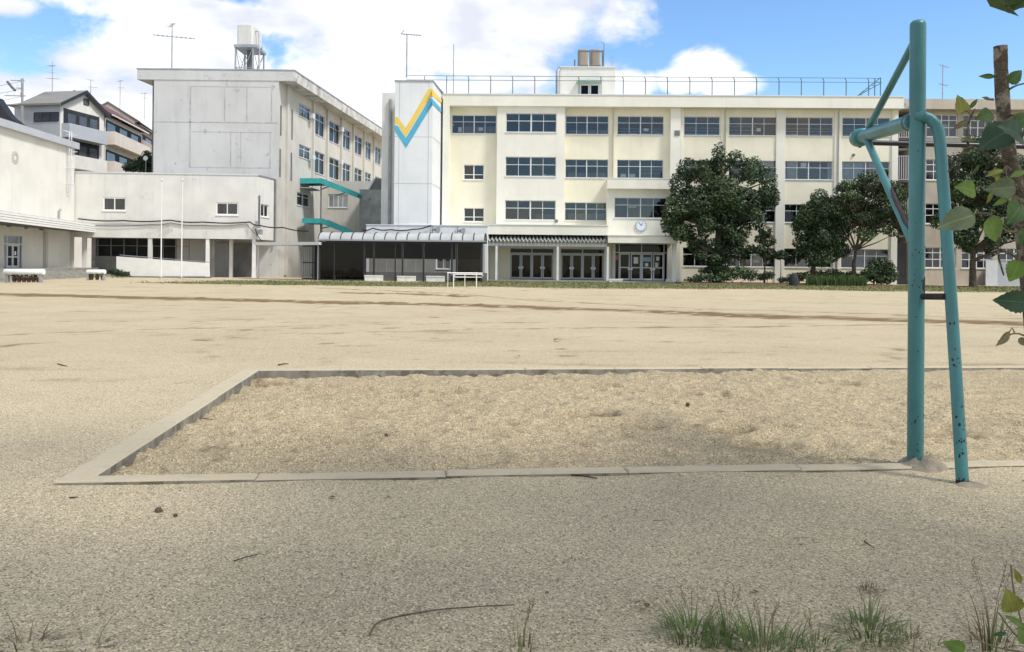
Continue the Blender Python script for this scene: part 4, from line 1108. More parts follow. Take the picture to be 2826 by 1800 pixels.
w = MB(FC); w.prism([(xa, za + .01), (xb, zb), (xc, zb - .2), (xc, za + .01)], -3.0, -.2); w.build('sloping_parapet', M['dkconcrete'], link)
w = MB(FC); w.tube([(xa - .1, -3.1, za), (xb - .1, -3.1, zb)], .12, 6); w.build('parapet_edge', M['white'], link)
for pts, Yt, nm in ((((813, 492), (888, 492), (986, 531), (986, 545), (884, 506), (813, 507)), 85.0, 'upper'), (((833, 603), (890, 603), (985, 644), (985, 656), (886, 617), (833, 616)), 84.0, 'lower')):
    cv = thing('stair_canopy', f'{nm} teal sloping stair canopy beside the left wing', 'canopy', P(900, 700, Yt), 'teal stair canopies')
    w = MB(); pp = [P(px, py, Yt) for px, py in pts]; w.prism([(p.x, p.z) for p in pp], Yt, Yt + .12); w.build('front_beam', M['tealpaint'], cv)
    w = MB(); w.prism([(p.x, p.z) for p in pp], Yt + 2.6, Yt + 2.72); w.build('rear_beam', M['tealpaint'], cv)
    w = MB()
    for (a, b) in ((pp[0], pp[1]), (pp[1], pp[2])):
        w.hexa([(a.x, Yt + .121, a.z - .16), (b.x, Yt + .121, b.z - .16), (b.x, Yt + 2.6, b.z - .16), (a.x, Yt + 2.6, a.z - .16), (a.x, Yt + .121, a.z - .03), (b.x, Yt + .121, b.z - .03), (b.x, Yt + 2.6, b.z - .03), (a.x, Yt + 2.6, a.z - .03)])
    w.build('roof_sheet', M['tealpaint'], cv)
    for t in (.25, .7):
        q = pp[1].lerp(pp[2], t); w = MB(); w.tube([(q.x, Yt + .1, q.z - .4), (q.x - 1.6, Yt + 3, q.z - .5)], .06, 6); w.build('bracket', M['fence'], cv)
    p_ = pp[1] + Vector((-.4, 0, 0)); w = MB(); w.tube([(p_.x, Yt + 1.5, 0), (p_.x, Yt + 1.5, p_.z - .2)], .07, 8); w.build('post', M['dkalu'], cv)

# ------------------------------------------------------------------ right-hand older block and recess
FO = FR(FM.w(XR, 0, 0).x, FM.w(XR, 0, 0).y, FM.a)
old = thing('old_school_block', 'older beige school block at far right with white gridded windows', 'building', FO.w(10, .8, 0))
yo = 0.9
ox0 = FO.x(2512, yo, 400); oz1, oz0 = FO.z(2600, 273, -.3), FO.z(2600, 301, -.3)
orow = [(FO.z(2600, 378, yo), FO.z(2600, 316, yo)), (FO.z(2600, 497, yo), FO.z(2600, 440, yo)), (FO.z(2600, 618, yo), FO.z(2600, 562, yo)), (FO.z(2600, 740, yo), FO.z(2600, 683, yo))]
ocol = [(2556, 2642), (2657, 2742), (2760, 2846), (2862, 2946)]
oh = [(FO.x(a, yo, 400), FO.x(b, yo, 400), z0, z1) for a, b in ocol for z0, z1 in orow]
w = MB(FO); w.wall(ox0, FO.x(3100, yo, 400), 0, oz0, yo, yo + .25, oh); w.build('front_wall', M['oldwall'], old)
for i, a in enumerate(oh): window(old, FO, *a, yo, 4, None, rows=(.26, .58), fw=.07, frame='white', extra=((('curtain', .5, .72, 0, .6),) if i % 3 == 0 else ()))
w = MB(FO); w.box(FO.x(2481, -.3, 285), FO.x(3100, -.3, 285), -.3, 9, oz0, oz1); w.build('roof_band', M['oldwall'], old)
w = MB(FO); w.box(FO.x(2481, -.3, 285), FO.x(2530, -.3, 285), -.33, -.302, oz0, oz1); w.build('stained_band_end', M['fascia'], old)
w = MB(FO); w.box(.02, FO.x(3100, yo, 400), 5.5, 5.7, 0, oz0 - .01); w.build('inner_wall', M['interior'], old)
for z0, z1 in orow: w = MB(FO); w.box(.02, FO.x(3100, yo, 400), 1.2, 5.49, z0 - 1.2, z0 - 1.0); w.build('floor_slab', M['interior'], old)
w = MB(FO); w.box(ox0, ox0 + .2, yo + .252, 5.4, 0, oz0 - .02); w.build('return_wall', M['oldwall'], old)
for (pa, pb), mt in (((430, 497), 'sb'), ((545, 600), 'sb'), ((356, 380), 'al')):
    z1, z0 = FO.z(2495, pa, .3), FO.z(2495, pb, .3)
    rl = MB(FO); rl.box(.03, ox0 - .02, .28, .34, z1 - .06, z1); ro = rl.build('landing_railing', M['palegrey'], old)
    slab('bottom_rail', FO, .03, ox0 - .02, .28, .34, z0, z0 + .06, M['palegrey'], ro)
    nb = 7
    for k in range(nb): slab('bar', FO, .05 + (ox0 - .1) * k / nb, .05 + (ox0 - .1) * k / nb + .06, .29, .33, z0 + .06, z1 - .06, M['palegrey'], ro)
    w = MB(FO); w.box(.03, ox0 - .02, .35, 5.4, z0 - .2, z0 - .02); w.build('landing', M['dkconcrete'], old)
w = MB(FO); w.box(FO.x(2721, -.6, 750), FO.x(2753, -.6, 750), -.6, -.5, 0, FO.z(2740, 719, -.6)); w.build('white_panel', M['alu'], old)
w = MB(FO); w.box(FO.x(2753.5, -.6, 750), FO.x(2850, -.6, 750), -.55, .6, 0, FO.z(2790, 722, -.6)); w.build('storage_shed', M['palegrey'], old)
w = MB(FO); w.box(FO.x(2480, -.1, 730), FO.x(2510, -.1, 730), .5, .6, 0, FO.z(2490, 671, .5)); w.build('dark_door', M['blackmetal'], old)

# ------------------------------------------------------------------ houses on the rise behind, far left
def house_window(fr, parent, px0, px1, py0, py1, y, cols=2, frame='blackmetal'):
    x0, x1 = fr.x(px0, y, (py0 + py1) / 2), fr.x(px1, y, (py0 + py1) / 2); z1, z0 = fr.z((px0 + px1) / 2, py0, y), fr.z((px0 + px1) / 2, py1, y)
    m = MB(fr); fw = .07
    m.box(x0, x1, y - .08, y - .003, z0, z0 + fw); m.box(x0, x1, y - .08, y - .003, z1 - fw, z1)
    for i in range(cols + 1):
        q = x0 + (x1 - x0) * i / cols; m.box(q - fw / 2, q + fw / 2, y - .085, y - .004, z0 + fw, z1 - fw)
    o = m.build('window', M[frame], parent)
    for i in range(cols): slab('pane', fr, x0 + (x1 - x0) * i / cols + .03, x0 + (x1 - x0) * (i + 1) / cols - .03, y - .05, y - .04, z0 + .04, z1 - .04, M['houseglass'], o)
    return o
M['houseglass'] = mat('curtained_house_glass', (0.075, 0.08, 0.09), 0.2, 0.3, 0.8, spec=0.6)

hc = P(166, 300, 98.0); hr = P(287, 317, 105.5); zE = P(171, 285, 98).z
dh = (hr.xy - hc.xy).normalized(); pl = Vector((-dh.y, dh.x))
FH = FR(hc.x, hc.y, math.atan2(dh.y, dh.x))               # local x runs away along the gable, local y to the left
HW = (hr.xy - hc.xy).length; HD = 4.7
h1 = thing('house', 'grey and cream house with tiled gable roof and white balconies', 'house', (hc.x, hc.y, 0))
w = MB(FH); w.box(0, HW, 0, HD, 0, zE); w.mi = 0; w.build('wall', [M['palegrey']], h1)
zA = P(234, 255, 101.7).z
w = MB(FH); w.prism([(0, zE + .001), (HW, zE + .001), (HW * .5, zA - .1)], -.02, .2); w.build('gable_wall', M['housewhite'], h1)
zm = FH.z(225, 310, -.03)
w = MB(FH); w.box(.02, HW - .02, -.03, -.002, 0, zE); w.build('balcony_front_wall', M['housewhite'], h1)
w = MB(FH); oz = .5; sl = (zA - zE) / (HW / 2)
for sgn in (0, 1):
    xa, xb = (-oz, HW / 2) if sgn == 0 else (HW + oz, HW / 2)
    za_ = zE - oz * sl
    w.hexa([(xa, -.5, za_), (xb, -.5, zA), (xb, HD + .5, zA), (xa, HD + .5, za_), (xa, -.5, za_ + .22), (xb, -.5, zA + .22), (xb, HD + .5, zA + .22), (xa, HD + .5, za_ + .22)])
w.build('roof', M['rooftile'], h1)
w = MB(FH)
for sgn in (0, 1):
    xa, xb = (-oz, HW / 2) if sgn == 0 else (HW + oz, HW / 2)
    za_ = zE - oz * sl
    w.hexa([(xa, -.58, za_ - .15), (xb, -.58, zA - .15), (xb, -.502, zA - .15), (xa, -.502, za_ - .15), (xa, -.58, za_ + .24), (xb, -.58, zA + .24), (xb, -.502, zA + .24), (xa, -.502, za_ + .24)])
w.build('bargeboard', M['blackmetal'], h1)
house_window(FH, h1, 230, 244, 273, 291, 0, 1)
FHl = FR(hc.x + pl.x * HD, hc.y + pl.y * HD, math.atan2(-pl.y, -pl.x))
house_window(FHl, h1, 95, 162, 310, 336, 0, 3)
for (pyo, pyt, pyb, n_) in ((322, 340, 378, 'u'), (405, 425, 462, 'l')):
    xa, xb = FH.x(176, -.03, 330), FH.x(282, -.03, 340)
    zt, zb_, zo = FH.z(191, pyt, -1.0), FH.z(191, pyb, -1.0), FH.z(191, pyo - 20, -.03)
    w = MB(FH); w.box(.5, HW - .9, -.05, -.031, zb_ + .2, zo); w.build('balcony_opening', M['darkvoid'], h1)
    for k in range(3): w = MB(FH); w.box(1.2 + k * 1.9, 2.5 + k * 1.9, -.09, -.052, zb_ + .3, zo - .5); w.build('window', M['houseglass'], h1)
    w = MB(FH); w.box(.2, HW - .8, -1.1, -1.0, zb_, zt); w.box(.2, .3, -.998, -.04, zb_, zt); w.box(HW - .9, HW - .8, -.998, -.04, zb_, zt); w.box(.301, HW - .901, -.998, -.04, zb_, zb_ + .15)
    w.build('balcony', M['palegrey'] if n_ == 'u' else M['housewhite'], h1)

def row_house(name, label, px0, d0, px1, d1, pyE0, pxr, pyr, roofm, wallm, balm, bal, nm_cat='house'):
    a, b = P(px0, 320, d0), P(px1, 330, d1)
    f = FR(a.x, a.y, math.atan2(b.y - a.y, b.x - a.x)); L = math.hypot(b.x - a.x, b.y - a.y)
    zE_ = P(px0, pyE0, d0).z
    zR = zE_ + pyr
    h = thing(name, label, nm_cat, (a.x, a.y, 0))
    m = MB(f); m.box(0, L, 0, 7, 0, zE_); m.build('wall', M[wallm], h)
    m = MB(f); m.hexa([(-.1, -.8, zE_ - .1), (L + .1, -.8, zE_ - .1), (L + .1, 3.6, zR), (-.1, 3.6, zR), (-.1, -.8, zE_ + .1), (L + .1, -.8, zE_ + .1), (L + .1, 3.6, zR + .2), (-.1, 3.6, zR + .2)])
    m.hexa([(-.1, 8, zE_ - .1), (L + .1, 8, zE_ - .1), (L + .1, 3.602, zR), (-.1, 3.602, zR), (-.1, 8, zE_ + .1), (L + .1, 8, zE_ + .1), (L + .1, 3.602, zR + .2), (-.1, 3.602, zR + .2)])
    m.build('roof', M[roofm], h)
    for q in (.02, L - .2):
      gx = MB(f); gx.add([(q, -.5, zE_ + .001), (q, 7.7, zE_ + .001), (q, 3.6, zR - .03), (q + .15, -.5, zE_ + .001), (q + .15, 7.7, zE_ + .001), (q + .15, 3.6, zR - .03)], [(0, 1, 2), (5, 4, 3), (0, 2, 5, 3), (1, 4, 5, 2)])
      gx.build('gable', M[wallm], h)
    m = MB(f); m.tube([(-.1, -.9, zE_ - .05), (L + .1, -.9, zE_ - .05)], .09, 6); m.build('gutter', M['white'], h)
    for zt, zb in bal:
        zt, zb = P(px0, zt, d0).z, P(px0, zb, d0).z
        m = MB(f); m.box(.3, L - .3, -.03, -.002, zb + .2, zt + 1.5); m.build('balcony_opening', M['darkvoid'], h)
        for k in range(3): m = MB(f); m.box(.6 + k * L / 3.2, .6 + k * L / 3.2 + L / 5, -.07, -.032, zb + .3, zt + 1.2); m.build('window', M['houseglass'], h)
        m = MB(f); m.box(.1, L - .1, -1.2, -1.08, zb, zt); m.box(.1, .22, -1.078, -.033, zb, zt); m.box(L - .22, L - .1, -1.078, -.033, zb, zt); m.box(.221, L - .221, -1.078, -.034, zb, zb + .15); m.build('balcony', M[balm], h)
    return h
row_house('house', 'row house with maroon tiled roof and peach balconies', 290, 106.0, 392, 121.0, 316, 0, 2.7, 'maroon', 'housewhite', 'peach', ((362, 398), (444, 478)))
row_house('house', 'row house with grey roof behind the maroon roofed one', 372, 122.0, 450, 141.0, 337, 0, 2.6, 'rooftile', 'brownwall', 'brownwall', ((385, 420),))
# darker roofs at the far left edge
hb = thing('house', 'house with grey hipped roof behind the grey gabled house', 'house', P(50, 400, 106).xy.to_3d())
a = P(20, 290, 106); b = P(120, 290, 106); z_ = a.z
w = MB(); w.box(a.x + .6, b.x, 106.5, 112, 0, z_); w.build('wall', M['palegrey'], hb)
zt = P(60, 266, 106).z
w = MB(); w.add([(a.x - .3, 105.8, z_), (b.x + .5, 105.8, z_), (b.x + .5, 113, z_), (a.x - .3, 113, z_), (a.x + 2.2, 109, zt), (b.x + .5, 109, zt)], [(0, 1, 5, 4), (1, 2, 5), (2, 3, 4, 5), (3, 0, 4), (0, 3, 2, 1)]); w.build('roof', M['rooftile'], hb)
hd = thing('house', 'dark roofed house at the left edge above the gymnasium roof', 'house', P(10, 400, 92).xy.to_3d())
w = MB(); pp = [P(-160, 225, 92), P(-12, 268, 92), P(22, 318, 92), P(52, 342, 92), P(48, 352, 92), P(-160, 352, 92)]
w.prism([(p.x, p.z) for p in pp], 92, 93.4); w.build('roof', M['blackmetal'], hd)
w = MB(); w.box(P(-120, 300, 92).x, P(40, 300, 92).x, 92.3, 93.2, 0, P(0, 352, 92).z - .01); w.build('wall', M['blackmetal'], hd)

# ------------------------------------------------------------------ covered walkway with barrel roof
yW = -9.2                                                  # front post line in the main building's frame
walk = thing('covered_walkway', 'dark framed covered walkway with milky barrel vault roof', 'walkway', FM.w(X(1100, yW, 760), yW, 0))
wx0, wx1 = X(880, yW, 660), X(1338, yW, 660)
wzE = Z(1100, 663, yW); rise = 0.62; dep = 2.6
n = 10; nb = 15
def arch(t): return (yW - .15 + dep / 2 - dep / 2 * math.cos(t), wzE + rise * math.sin(t))
xs = [wx0 + (wx1 - wx0) * i / nb for i in range(nb + 1)]
for i in range(nb):
    m = MB(FM); pts = []
    for k in range(n + 1):
        yy, zz = arch(math.pi * k / n); pts += [(xs[i] + .012, yy, zz), (xs[i + 1] - .012, yy, zz)]
    m.add(pts, [(2 * k, 2 * k + 1, 2 * k + 3, 2 * k + 2) for k in range(n)], True)
    m.build('roof_panel', M['polycarb'], walk)
for i in range(nb + 1):
    m = MB(FM); m.tube([(xs[i], arch(math.pi * k / n)[0], arch(math.pi * k / n)[1] + .015) for k in range(n + 1)], .042, 5); m.build('rib', M['blackmetal'], walk)
for yy in (yW - .15, yW - .15 + dep):
    m = MB(FM); m.box(wx0 - .05, wx1 + .05, yy - .07, yy + .07, wzE - .16, wzE - .02); m.build('eaves_beam', M['blackmetal'], walk)
m = MB(FM); m.box(wx0 - .05, wx1 + .05, yW - .28, yW - .225, wzE - .10, wzE + .02); m.build('gutter', M['dkalu'], walk)
posts = (882, 923, 1006, 1032, 1091, 1111, 1169, 1247, 1260, 1329)
zt, zb = Z(1100, 671, yW), Z(1100, 713, yW)
for i, px in enumerate(posts):
    xx = X(px, yW, 720); r_ = .05 if i not in (0, 2, 7, 9) else .075
    m = MB(FM); m.box(xx - r_, xx + r_, yW - r_, yW + r_, 0, wzE - .161); m.build('post', M['blackmetal'], walk)
for px in (923, 1032, 1111, 1169, 1260):
    xx = X(px, yW + dep - .3, 720); m = MB(FM); m.box(xx - .06, xx + .06, yW + dep - .36, yW + dep - .24, 0, wzE - .161); m.build('rear_post', M['blackmetal'], walk)
pp = sorted(posts)
for a, b in zip(pp, pp[1:]):
    x0, x1 = X(a, yW, 720) + .08, X(b, yW, 720) - .08
    if x1 - x0 < .2: continue
    full = a < 1000 or a == 1260
    z0 = .12 if full else zb
    m = MB(FM); m.box(x0, x1, yW - .03, yW + .03, zt, zt + .05); m.box(x0, x1, yW - .03, yW + .03, z0 - .05, z0); m.build('screen_rail', M['blackmetal'], walk)
    slab('screen_panel', FM, x0, x1, yW, yW, z0, zt, M['tintglass'], walk, True)
slab('screen_panel', FM, X(955, yW, 720), X(1006, yW, 720), yW + .1, yW + .1, .1, zb, M['tintglass'], walk, True)
for a, b in ((923, 1032), (1032, 1111), (1111, 1169), (1169, 1260), (1260, 1329)):
    slab('added_rear_panel', FM, X(a, yW + dep - .3, 720) + .08, X(b, yW + dep - .3, 720) - .08, yW + dep - .3, yW + dep - .3, zb, wzE - .2, M['tintglass'], walk, True)  # tinted panels added at the back to keep the walkway dark
for k in range(14):
    xx = X(886 + k * 8.6, yW + .25, 720); m = MB(FM); m.box(xx - .03, xx + .03, yW + .22, yW + .28, .08, wzE - .17); m.build('lattice_bar', M['blackmetal'], walk)
# barred gate at its left end
g0, g1 = X(835, yW + 1.5, 720), X(880, yW + 1.5, 720)
gate = thing('barred_gate', 'dark vertical bar gate at the left end of the walkway', 'gate', FM.w((g0 + g1) / 2, yW + 1.5, 0))
for k in range(9):
    xx = g0 + (g1 - g0) * k / 8; m = MB(FM); m.box(xx - .035, xx + .035, yW + 1.47, yW + 1.53, .05, wzE - .5); m.build('bar', M['dkalu'] if k < 5 else M['blackmetal'], gate)
for zz in (.12, 1.4, wzE - .5): m = MB(FM); m.box(g0, g1, yW + 1.46, yW + 1.54, zz - .04, zz + .04); m.build('rail', M['blackmetal'], gate)
# dark shed body behind the left half of the walkway
shed = thing('dark_shed', 'dark panelled shed wall behind the left walkway bays', 'shed', FM.w(X(900, -6, 720), -6, 0))
m = MB(FM); m.box(X(868, -6.0, 720), X(1006, -6.0, 720), -6.0, -4.0, 0, Z(940, 672, -6.0)); m.build('body', M['darkvoid'], shed)
for k in range(9): xx = X(872 + k * 15, -6.05, 720); m = MB(FM); m.box(xx - .04, xx + .04, -6.06, -6.002, .1, Z(940, 674, -6.0)); m.build('batten', M['blackmetal'], shed)
m = MB(FM); m.hexa([(X(935, -6.3, 740), -6.4, 0), (X(965, -6.3, 740), -6.4, 0), (X(965, -6.3, 740), -6.1, 0), (X(935, -6.3, 740), -6.1, 0), (X(930, -6.3, 740), -6.4, .5), (X(965, -6.3, 740), -6.4, 1.3), (X(965, -6.3, 740), -6.1, 1.3), (X(930, -6.3, 740), -6.1, .5)]); m.build('stair_flank', M['concrete'], shed)
# flat link canopy between annex and walkway
lc0, lc1 = P(702, 676, 69.5), P(880, 661, 66.5)
lk_ = thing('link_canopy', 'thin flat white link canopy joining annex and walkway', 'canopy', (lc0.x, lc0.y, 0))
m = MB(); zc_ = lc0.z
m.hexa([(lc0.x, lc0.y, zc_ - .02), (lc1.x, lc1.y, zc_ - .0), (lc1.x + .6, lc1.y + 3.2, zc_), (lc0.x, lc0.y + 3.2, zc_), (lc0.x, lc0.y, zc_ + .22), (lc1.x, lc1.y, zc_ + .22), (lc1.x + .6, lc1.y + 3.2, zc_ + .22), (lc0.x, lc0.y + 3.2, zc_ + .22)]); m.build('deck', M['alu'], lk_)
for t in (.03, .97):
    q = lc0.lerp(lc1, t); m = MB(); m.tube([(q.x, q.y + .6, 0), (q.x, q.y + .6, zc_)], .07, 8); m.build('post', M['alu'], lk_)

# white planter boxes in front of the walkway
for (a, b, c, d), lab in (((917, 969, 760, 773.5), 'white planter box at the left bays of the walkway'), ((1006, 1055, 760, 776), 'second white planter box from the left along the walkway'),
                          ((1096, 1146, 762, 777), 'third white planter box from the left along the walkway'), ((1176, 1226, 762, 778.5), 'streaked white planter box nearest the white rail stand'),
                          ((1681, 1718, 770, 780), 'low white planter box left of the main entrance doors'), ((1839, 1876, 771, 781), 'low white planter box right of the main entrance doors')):
    g_ = G((a + b) / 2, d); Y = g_.y
    x0, x1, h = P(a, d, Y).x, P(b, d, Y).x, P(a, c, Y).z - P(a, d, Y).z
    t = thing('planter_box', lab, 'planter', (g_.x, Y, 0), 'white planter boxes')
    m = MB(); m.box(x0, x1, Y, Y + .05, .02, h); m.box(x0, x1, Y + .45, Y + .5, .02, h); m.box(x0, x0 + .05, Y + .051, Y + .449, .02, h); m.box(x1 - .05, x1, Y + .051, Y + .449, .02, h); m.box(x0 - .03, x1 + .03, Y - .03, Y - .001, h - .09, h + .01)
    m.build('box', M['oldwhite'], t)
    m = MB(); m.box(x0 + .051, x1 - .051, Y + .051, Y + .449, h - .14, h - .08); m.build('soil', M['bark'], t)

# white log benches with flower pots by the gymnasium steps
for (a, b, c, d, Y), lab, npots in (((12, 122, 741, 761, 51.0), 'long white bench with pots beneath beside the gymnasium steps', 6), ((240, 291, 743, 759, 59.0), 'short white bench with pots beneath right of the steps', 3)):
    p0, p1 = P(a, (c + d) / 2, Y), P(b, (c + d) / 2, Y); r_ = (P(a, c, Y).z - P(a, d, Y).z) / 2 * .84
    t = thing('bench', lab, 'bench', (p0.x, Y, 0), 'white benches by the steps')
    m = MB(); m.tube([tuple(p0), (p0.x + .04, Y, p0.z), tuple(p0.lerp(p1, .5)), (p1.x - .04, Y, p1.z), tuple(p1)], [r_ * .85, r_, r_, r_, r_ * .85], 14); m.build('seat', M['white'], t)
    for q in (.08, .92):
        s_ = p0.lerp(p1, q); m = MB(); m.box(s_.x - .07, s_.x + .07, Y - .12, Y + .12, 0, s_.z - r_ * .7); m.build('leg', M['concrete'], t)
    for k in range(npots):
        s_ = p0.lerp(p1, .25 + .6 * k / max(1, npots - 1)); f = thing('flower_pot', ('first', 'second', 'third', 'fourth', 'fifth', 'sixth')[k] + ' brown flower pot from the left under the ' + ('long' if npots == 6 else 'short') + ' white bench', 'pot', (s_.x, Y + .2, 0), 'flower pots under the white benches')
        m = MB(); m.tube([(s_.x, Y + .02, .03), (s_.x, Y + .02, .26), (s_.x, Y + .02, .27), (s_.x, Y + .02, .32)], [.10, .14, .16, .16], 10); m.build('pot', mat('brown_pot_%d_%d' % (npots, k), (0.10, 0.06, 0.05), .8), f)
        m = MB(); rr = random.Random(k + npots)
        for j in range(14):
            th = rr.uniform(0, 6.28); m.add([(s_.x, Y + .02, .3), (s_.x + .2 * math.cos(th), Y + .02 + .2 * math.sin(th), .45 + rr.uniform(-.1, .1)), (s_.x + .2 * math.cos(th + .5), Y + .02 + .2 * math.sin(th + .5), .4)], [(0, 1, 2)])
        m.build('plant', M['leaf_olive'], f)

# flagpoles
for px, py0, py1, lab in ((446.5, 500, 771, 'thin white flagpole standing left, before the ramp wall'), (503, 500, 768.5, 'thin white flagpole standing right, before the ramp wall')):
    Y = 69.0
    b_, t_ = P(px - 2.5, py1, Y), P(px, py0, Y)
    t = thing('flagpole', lab, 'flagpole', (b_.x, Y, 0), 'flagpoles before the annex')
    m = MB(); m.tube([(b_.x, Y, 0), (b_.x, Y, t_.z * .55), (b_.x, Y, t_.z)], [.052, .044, .032], 10); m.build('pole', M['white'], t)
    m = MB(); m.tube([(b_.x, Y, t_.z), (b_.x, Y, t_.z + .03), (b_.x, Y, t_.z + .12), (b_.x, Y, t_.z + .16)], [.05, .1, .1, .03], 10); m.build('finial', M['alu'], t)
    m = MB(); m.tube([(b_.x, Y, -.02), (b_.x, Y, .12)], .2, 12); m.build('footing', M['concrete'], t)

# white tubular rail stand on the yard
Yr = G(1283, 795).y
rail = thing('rail_stand', 'white tubular two-level rail stand on the yard before the walkway', 'stand', G(1283, 795))
def rp(px, py, dy=0): return (P(px, py, Yr + dy).x, Yr + dy, max(P(px, py, Yr + dy).z, 0))
m = MB(); m.tube([rp(1252, 754), rp(1332, 754.5)], .035, 8); m.build('top_bar', M['white'], rail)
m = MB(); m.tube([rp(1256, 757.5), rp(1330, 758), rp(1333, 761), rp(1331, 765.5), rp(1256, 765), rp(1253, 761), rp(1256, 757.5)], .028, 8); m.build('loop', M['white'], rail)
m = MB(); m.tube([rp(1234, 753.5, 2.2), rp(1320, 754, 2.2)], .035, 8); m.build('rear_bar', M['white'], rail)
for px, py, dy in ((1252, 753.5, 0), (1315, 753.5, 0), (1236, 753, 2.2), (1283, 753.5, 2.2)):
    t_ = rp(px, py, dy); m = MB(); m.tube([(t_[0], t_[1], 0), t_], .030 if dy == 0 else .022, 8); m.build('leg', M['white'], rail)
for px in (1254, 1313):
    a, b = rp(px, 759), rp(px - 8, 759, 2.2); m = MB(); m.tube([a, b], .02, 6); m.build('cross_tube', M['white'], rail)

# loudspeakers on the low annex roof
for px, py, lab in ((1194, 634, 'grey horn loudspeaker on the low annex, left one'), (1263, 637, 'grey horn loudspeaker on the low annex, right one')):
    xx, zz = FM.hit(px, py, yA - .1)
    t = thing('loudspeaker', lab, 'loudspeaker', FM.w(xx, yA - .1, zz), 'loudspeakers on the low annex')
    m = MB(FM); m.tube([(xx + .5, yA - .55, zz - .05), (xx + .3, yA - .42, zz), (xx + .15, yA - .32, zz), (xx, yA - .25, zz)], [.28, .16, .09, .08], 12); m.build('horn', M['dkalu'], t)
    m = MB(FM); m.tube([(xx, yA - .12, zz - .5), (xx, yA - .12, zz + .35)], .05, 6); m.build('bracket', M['dkalu'], t)

# ------------------------------------------------------------------ roof-top antennas, tank tower, cables
def antenna(lab, px, py0, py1, Y, beams, r_=.04, col_='steel'):
    b_, t_ = P(px, py1, Y), P(px, py0, Y)
    t = thing('antenna', lab, 'antenna', (b_.x, Y, b_.z))
    m = MB(); m.tube([(b_.x, Y, b_.z), (b_.x, Y, b_.z + (t_.z - b_.z) * .5), (b_.x, Y, t_.z)], [r_, r_ * .9, r_ * .7], 8); m.build('mast', M[col_], t)
    for bx0, by0, bx1, by1, ne, el, tilt in beams:
        a, c = P(bx0, by0, Y), P(bx1, by1, Y)
        m = MB(); m.tube([tuple(a), tuple(c)], r_ * .5, 6); bo = m.build('boom', M[col_], t)
        for k in range(ne):
            q = a.lerp(c, (k + .5) / ne); m = MB(); m.tube([(q.x - el * tilt, q.y - el, q.z - el * tilt * .4), (q.x + el * tilt, q.y + el, q.z + el * tilt * .4)], r_ * .32, 5); m.build('element', M[col_], bo)
    return t
antenna('tall television aerial with long crossbar on the grey gable roof', 474, 65, 193, 81, [(424, 97, 538, 107, 9, .5, .15), (466, 76, 482, 64, 4, .4, .6)], .07)
antenna('television aerial standing behind the white tower top', 1122, 97, 215, 74, [(1108, 94, 1163, 98, 8, .4, .2), (1107, 95, 1115, 83, 1, .05, 0)], .07)
antenna('plain slim mast rising behind the roof fence', 1251, 122, 262, 78, [], .055)
antenna('two-tier television aerial on the old block at far right', 2601, 181, 272, 80, [(2592, 178, 2618, 187, 6, .4, .2), (2591, 231, 2617, 237, 6, .4, .2)], .06)
antenna('many-tier television aerial on the grey gabled house', 144, 170, 262, 101, [(132, 183, 152, 181, 5, .4, .3), (134, 199, 152, 202, 5, .4, .3), (130, 216, 160, 218, 7, .4, .3)], .05)
antenna('pale television aerial left above the maroon roof', 250, 220, 285, 112, [(240, 219, 256, 222, 5, .4, .3), (246, 240, 268, 242, 5, .3, .3)], .05)
antenna('pale television aerial in the middle above the maroon roof', 331, 223, 305, 125, [(326, 226, 337, 222, 4, .4, .3), (328, 242, 344, 243, 4, .3, .3)], .05)
antenna('pale television aerial nearest the grey gable wall', 399, 258, 330, 133, [(390, 259, 406, 257, 5, .4, .3), (392, 270, 408, 272, 4, .3, .3)], .05)
antenna('bent thin whip on the roof stair house', 1690, 158, 190, 80, [(1683, 161, 1692, 158, 3, .2, .3)], .03)
# utility pole far left
up = P(61, 300, 104); t = thing('utility_pole', 'utility pole with crossarms and wires above the roofs at far left', 'pole', (up.x, 104, 0))
m = MB(); m.tube([(up.x, 104, 0), (up.x, 104, P(61, 217, 104).z)], [.2, .14], 10); m.build('shaft', M['concrete'], t)
for py, hw in ((222, 26), (243, 14), (264, 40)):
    m = MB(); a, b = P(61 - hw * 1.2, py, 104), P(61 + hw * .25, py + 1, 104); m.tube([tuple(a), tuple(b)], .06, 6); ca = m.build('crossarm', M['steel'], t)
    for k in range(3): q = a.lerp(b, .15 + .3 * k); m = MB(); m.tube([(q.x, 104, q.z), (q.x, 104, q.z + .4)], .06, 6); m.build('insulator', M['white'], ca)
m = MB(); m.tube([tuple(P(20, 225, 104)), tuple(P(32, 240, 104)), tuple(P(42, 250, 104))], .16, 8); m.build('switch_box', M['dkconcrete'], t)
for py in (224, 245, 266): 
    a, b = P(-200, py - 4, 100), P(61, py, 104); m = MB(); m.tube([tuple(a.lerp(b, k / 8) + Vector((0, 0, -.9 * math.sin(math.pi * k / 8)))) for k in range(9)], .018, 4); m.build('wire', M['black'], t)
